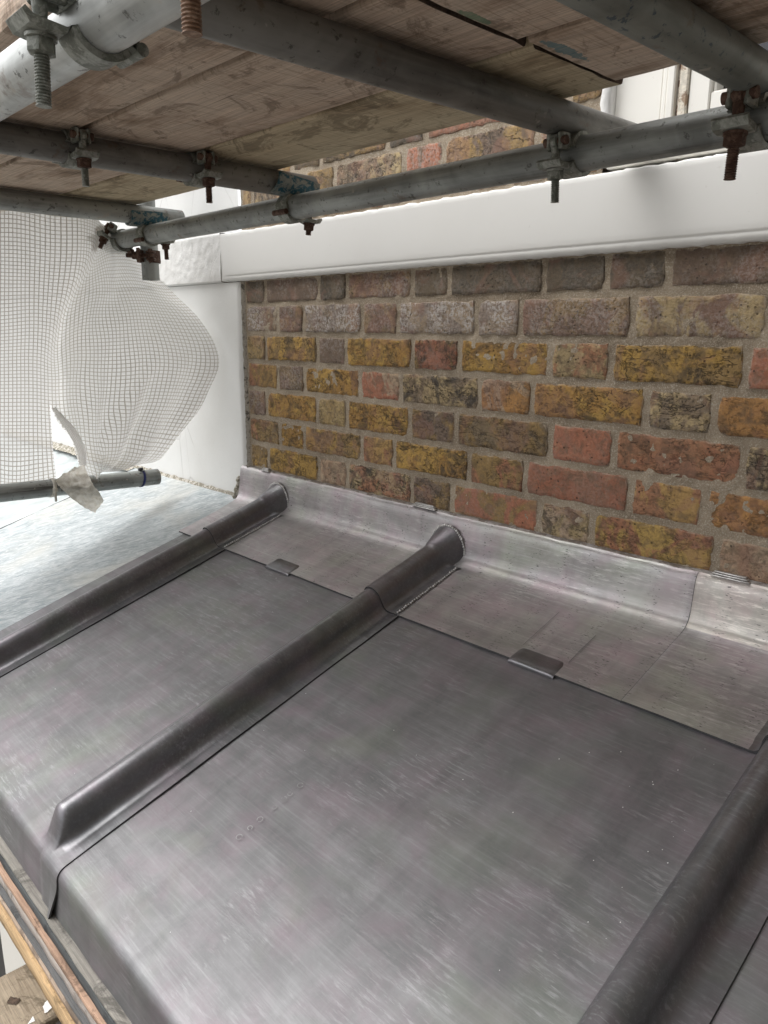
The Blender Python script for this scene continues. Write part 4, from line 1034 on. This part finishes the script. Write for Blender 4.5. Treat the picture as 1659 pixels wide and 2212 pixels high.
RAG = [[[-0.34, -0.46, -0.545], [-0.34, -0.432, -0.526], [-0.34, -0.406, -0.514], [-0.34, -0.377, -0.511]] ,[[-0.34, -0.451, -0.563], [-0.34, -0.42, -0.559], [-0.34, -0.389, -0.555], [-0.34, -0.361, -0.559]] ,[[-0.34, -0.428, -0.589], [-0.34, -0.402, -0.59], [-0.34, -0.373, -0.589], [-0.34, -0.345, -0.59]] ,[[-0.34, -0.402, -0.617], [-0.34, -0.379, -0.619], [-0.34, -0.355, -0.62], [-0.34, -0.33, -0.622]] ,[[-0.34, -0.37, -0.643], [-0.34, -0.361, -0.648], [-0.34, -0.353, -0.646], [-0.34, -0.345, -0.639]] ,]
v, f, us = patch(RAG, 34, 26, .011, 3)
o = mesh('torn_rag', v, f, MAT['rag'], net); set_uv(o.data, us, 1.15)
STRIP = [([-0.36, -0.438, -0.35], 0.0033) ,([-0.36, -0.418, -0.38], 0.0088) ,([-0.36, -0.395, -0.414], 0.012100000000000001) ,([-0.36, -0.379, -0.448], 0.012100000000000001) ,([-0.36, -0.37, -0.481], 0.011000000000000001) ,([-0.36, -0.372, -0.514], 0.0099) ,]
rw = []
for (p, w_) in STRIP: rw.append([(p[0]-.006, p[1]-w_, p[2]), (p[0]+.010, p[1]-w_*.3, p[2]+.002), (p[0]+.010, p[1]+w_*.5, p[2]+.002), (p[0]-.004, p[1]+w_, p[2]+.004)])
v, f, us = patch(rw, 40, 10, .003, 8)
o = mesh('torn_strip', v, f, MAT['net'], net); set_uv(o.data, [(a*.8, b*2.2) for a, b in us], .75)

# cable ties on the low tube
def tie(loc, mat, label, cat='cable tie', w=.0035, tail_=.02):
    e = empty('cable_tie', loc); tag(e, label, cat)
    n = 28; vs = []
    for i in range(n):
        t = 2*math.pi*i/n
        for (r, y) in ((RT+.0005, -w), (RT+.0022, -w), (RT+.0022, w), (RT+.0005, w)): vs.append((r*math.cos(t), y+.004*math.sin(t), r*math.sin(t)))
    fs = [(i*4+j, i*4+(j+1) % 4, ((i+1) % n)*4+(j+1) % 4, ((i+1) % n)*4+j) for i in range(n) for j in range(4)]
    obj('strap', data('strap', vs, fs, mat), e); return e
e = tie((-.372, -.197, -.5755), MAT['tie_blue'], 'dark blue cable tie round the low tube near its end')
v, f = bevbox(-.004, .008, -.007, .006, .022, .033, .0015); obj('head', data('head', v, f, MAT['tie_black']), e)
v, f = bevbox(.010, .024, -.0025, .0025, .024, .027, .0006); obj('tail', data('tail', v, f, MAT['tie_black']), e)
e = tie((-.372, -.46, -.5685), MAT['tie_white'], 'off white plastic tie round the low tube left of the torn strip', w=.005)
v, f = bevbox(.018, .030, -.006, .006, -.008, .004, .0015); obj('head', data('head', v, f, MAT['tie_white']), e)
v, f = bevbox(.022, .026, -.003, .003, -.035, -.008, .0008); obj('tail', data('tail', v, f, MAT['tie_white']), e)

# fine plaster crumbs scattered on the lead
vs = []; fs = []
for k in range(60):
    x = random.choice((random.uniform(.15, 1.45), random.gauss(1.40, .05), random.gauss(.74, .03))); v_ = random.uniform(.22, .86); r_ = random.uniform(.0004, .0009)
    if x > 1.43: continue
    h_ = .0012+r_; o = len(vs)
    for dx, dy, dz in ((1, 0, 0), (-1, 0, 0), (0, 1, 0), (0, -1, 0), (0, 0, 1), (0, 0, -1)): vs.append(RP(x+dx*r_, v_+dy*r_*1.3, h_+dz*r_*.8))
    fs += [(o+a, o+b_, o+c_) for a, b_, c_ in ((0, 2, 4), (2, 1, 4), (1, 3, 4), (3, 0, 4), (2, 0, 5), (1, 2, 5), (3, 1, 5), (0, 3, 5))]
tag(mesh('plaster_crumbs', vs, fs, MAT['whitespot'], None, False), 'tiny pale plaster crumbs scattered on the dark lead', 'crumbs', kind='stuff')
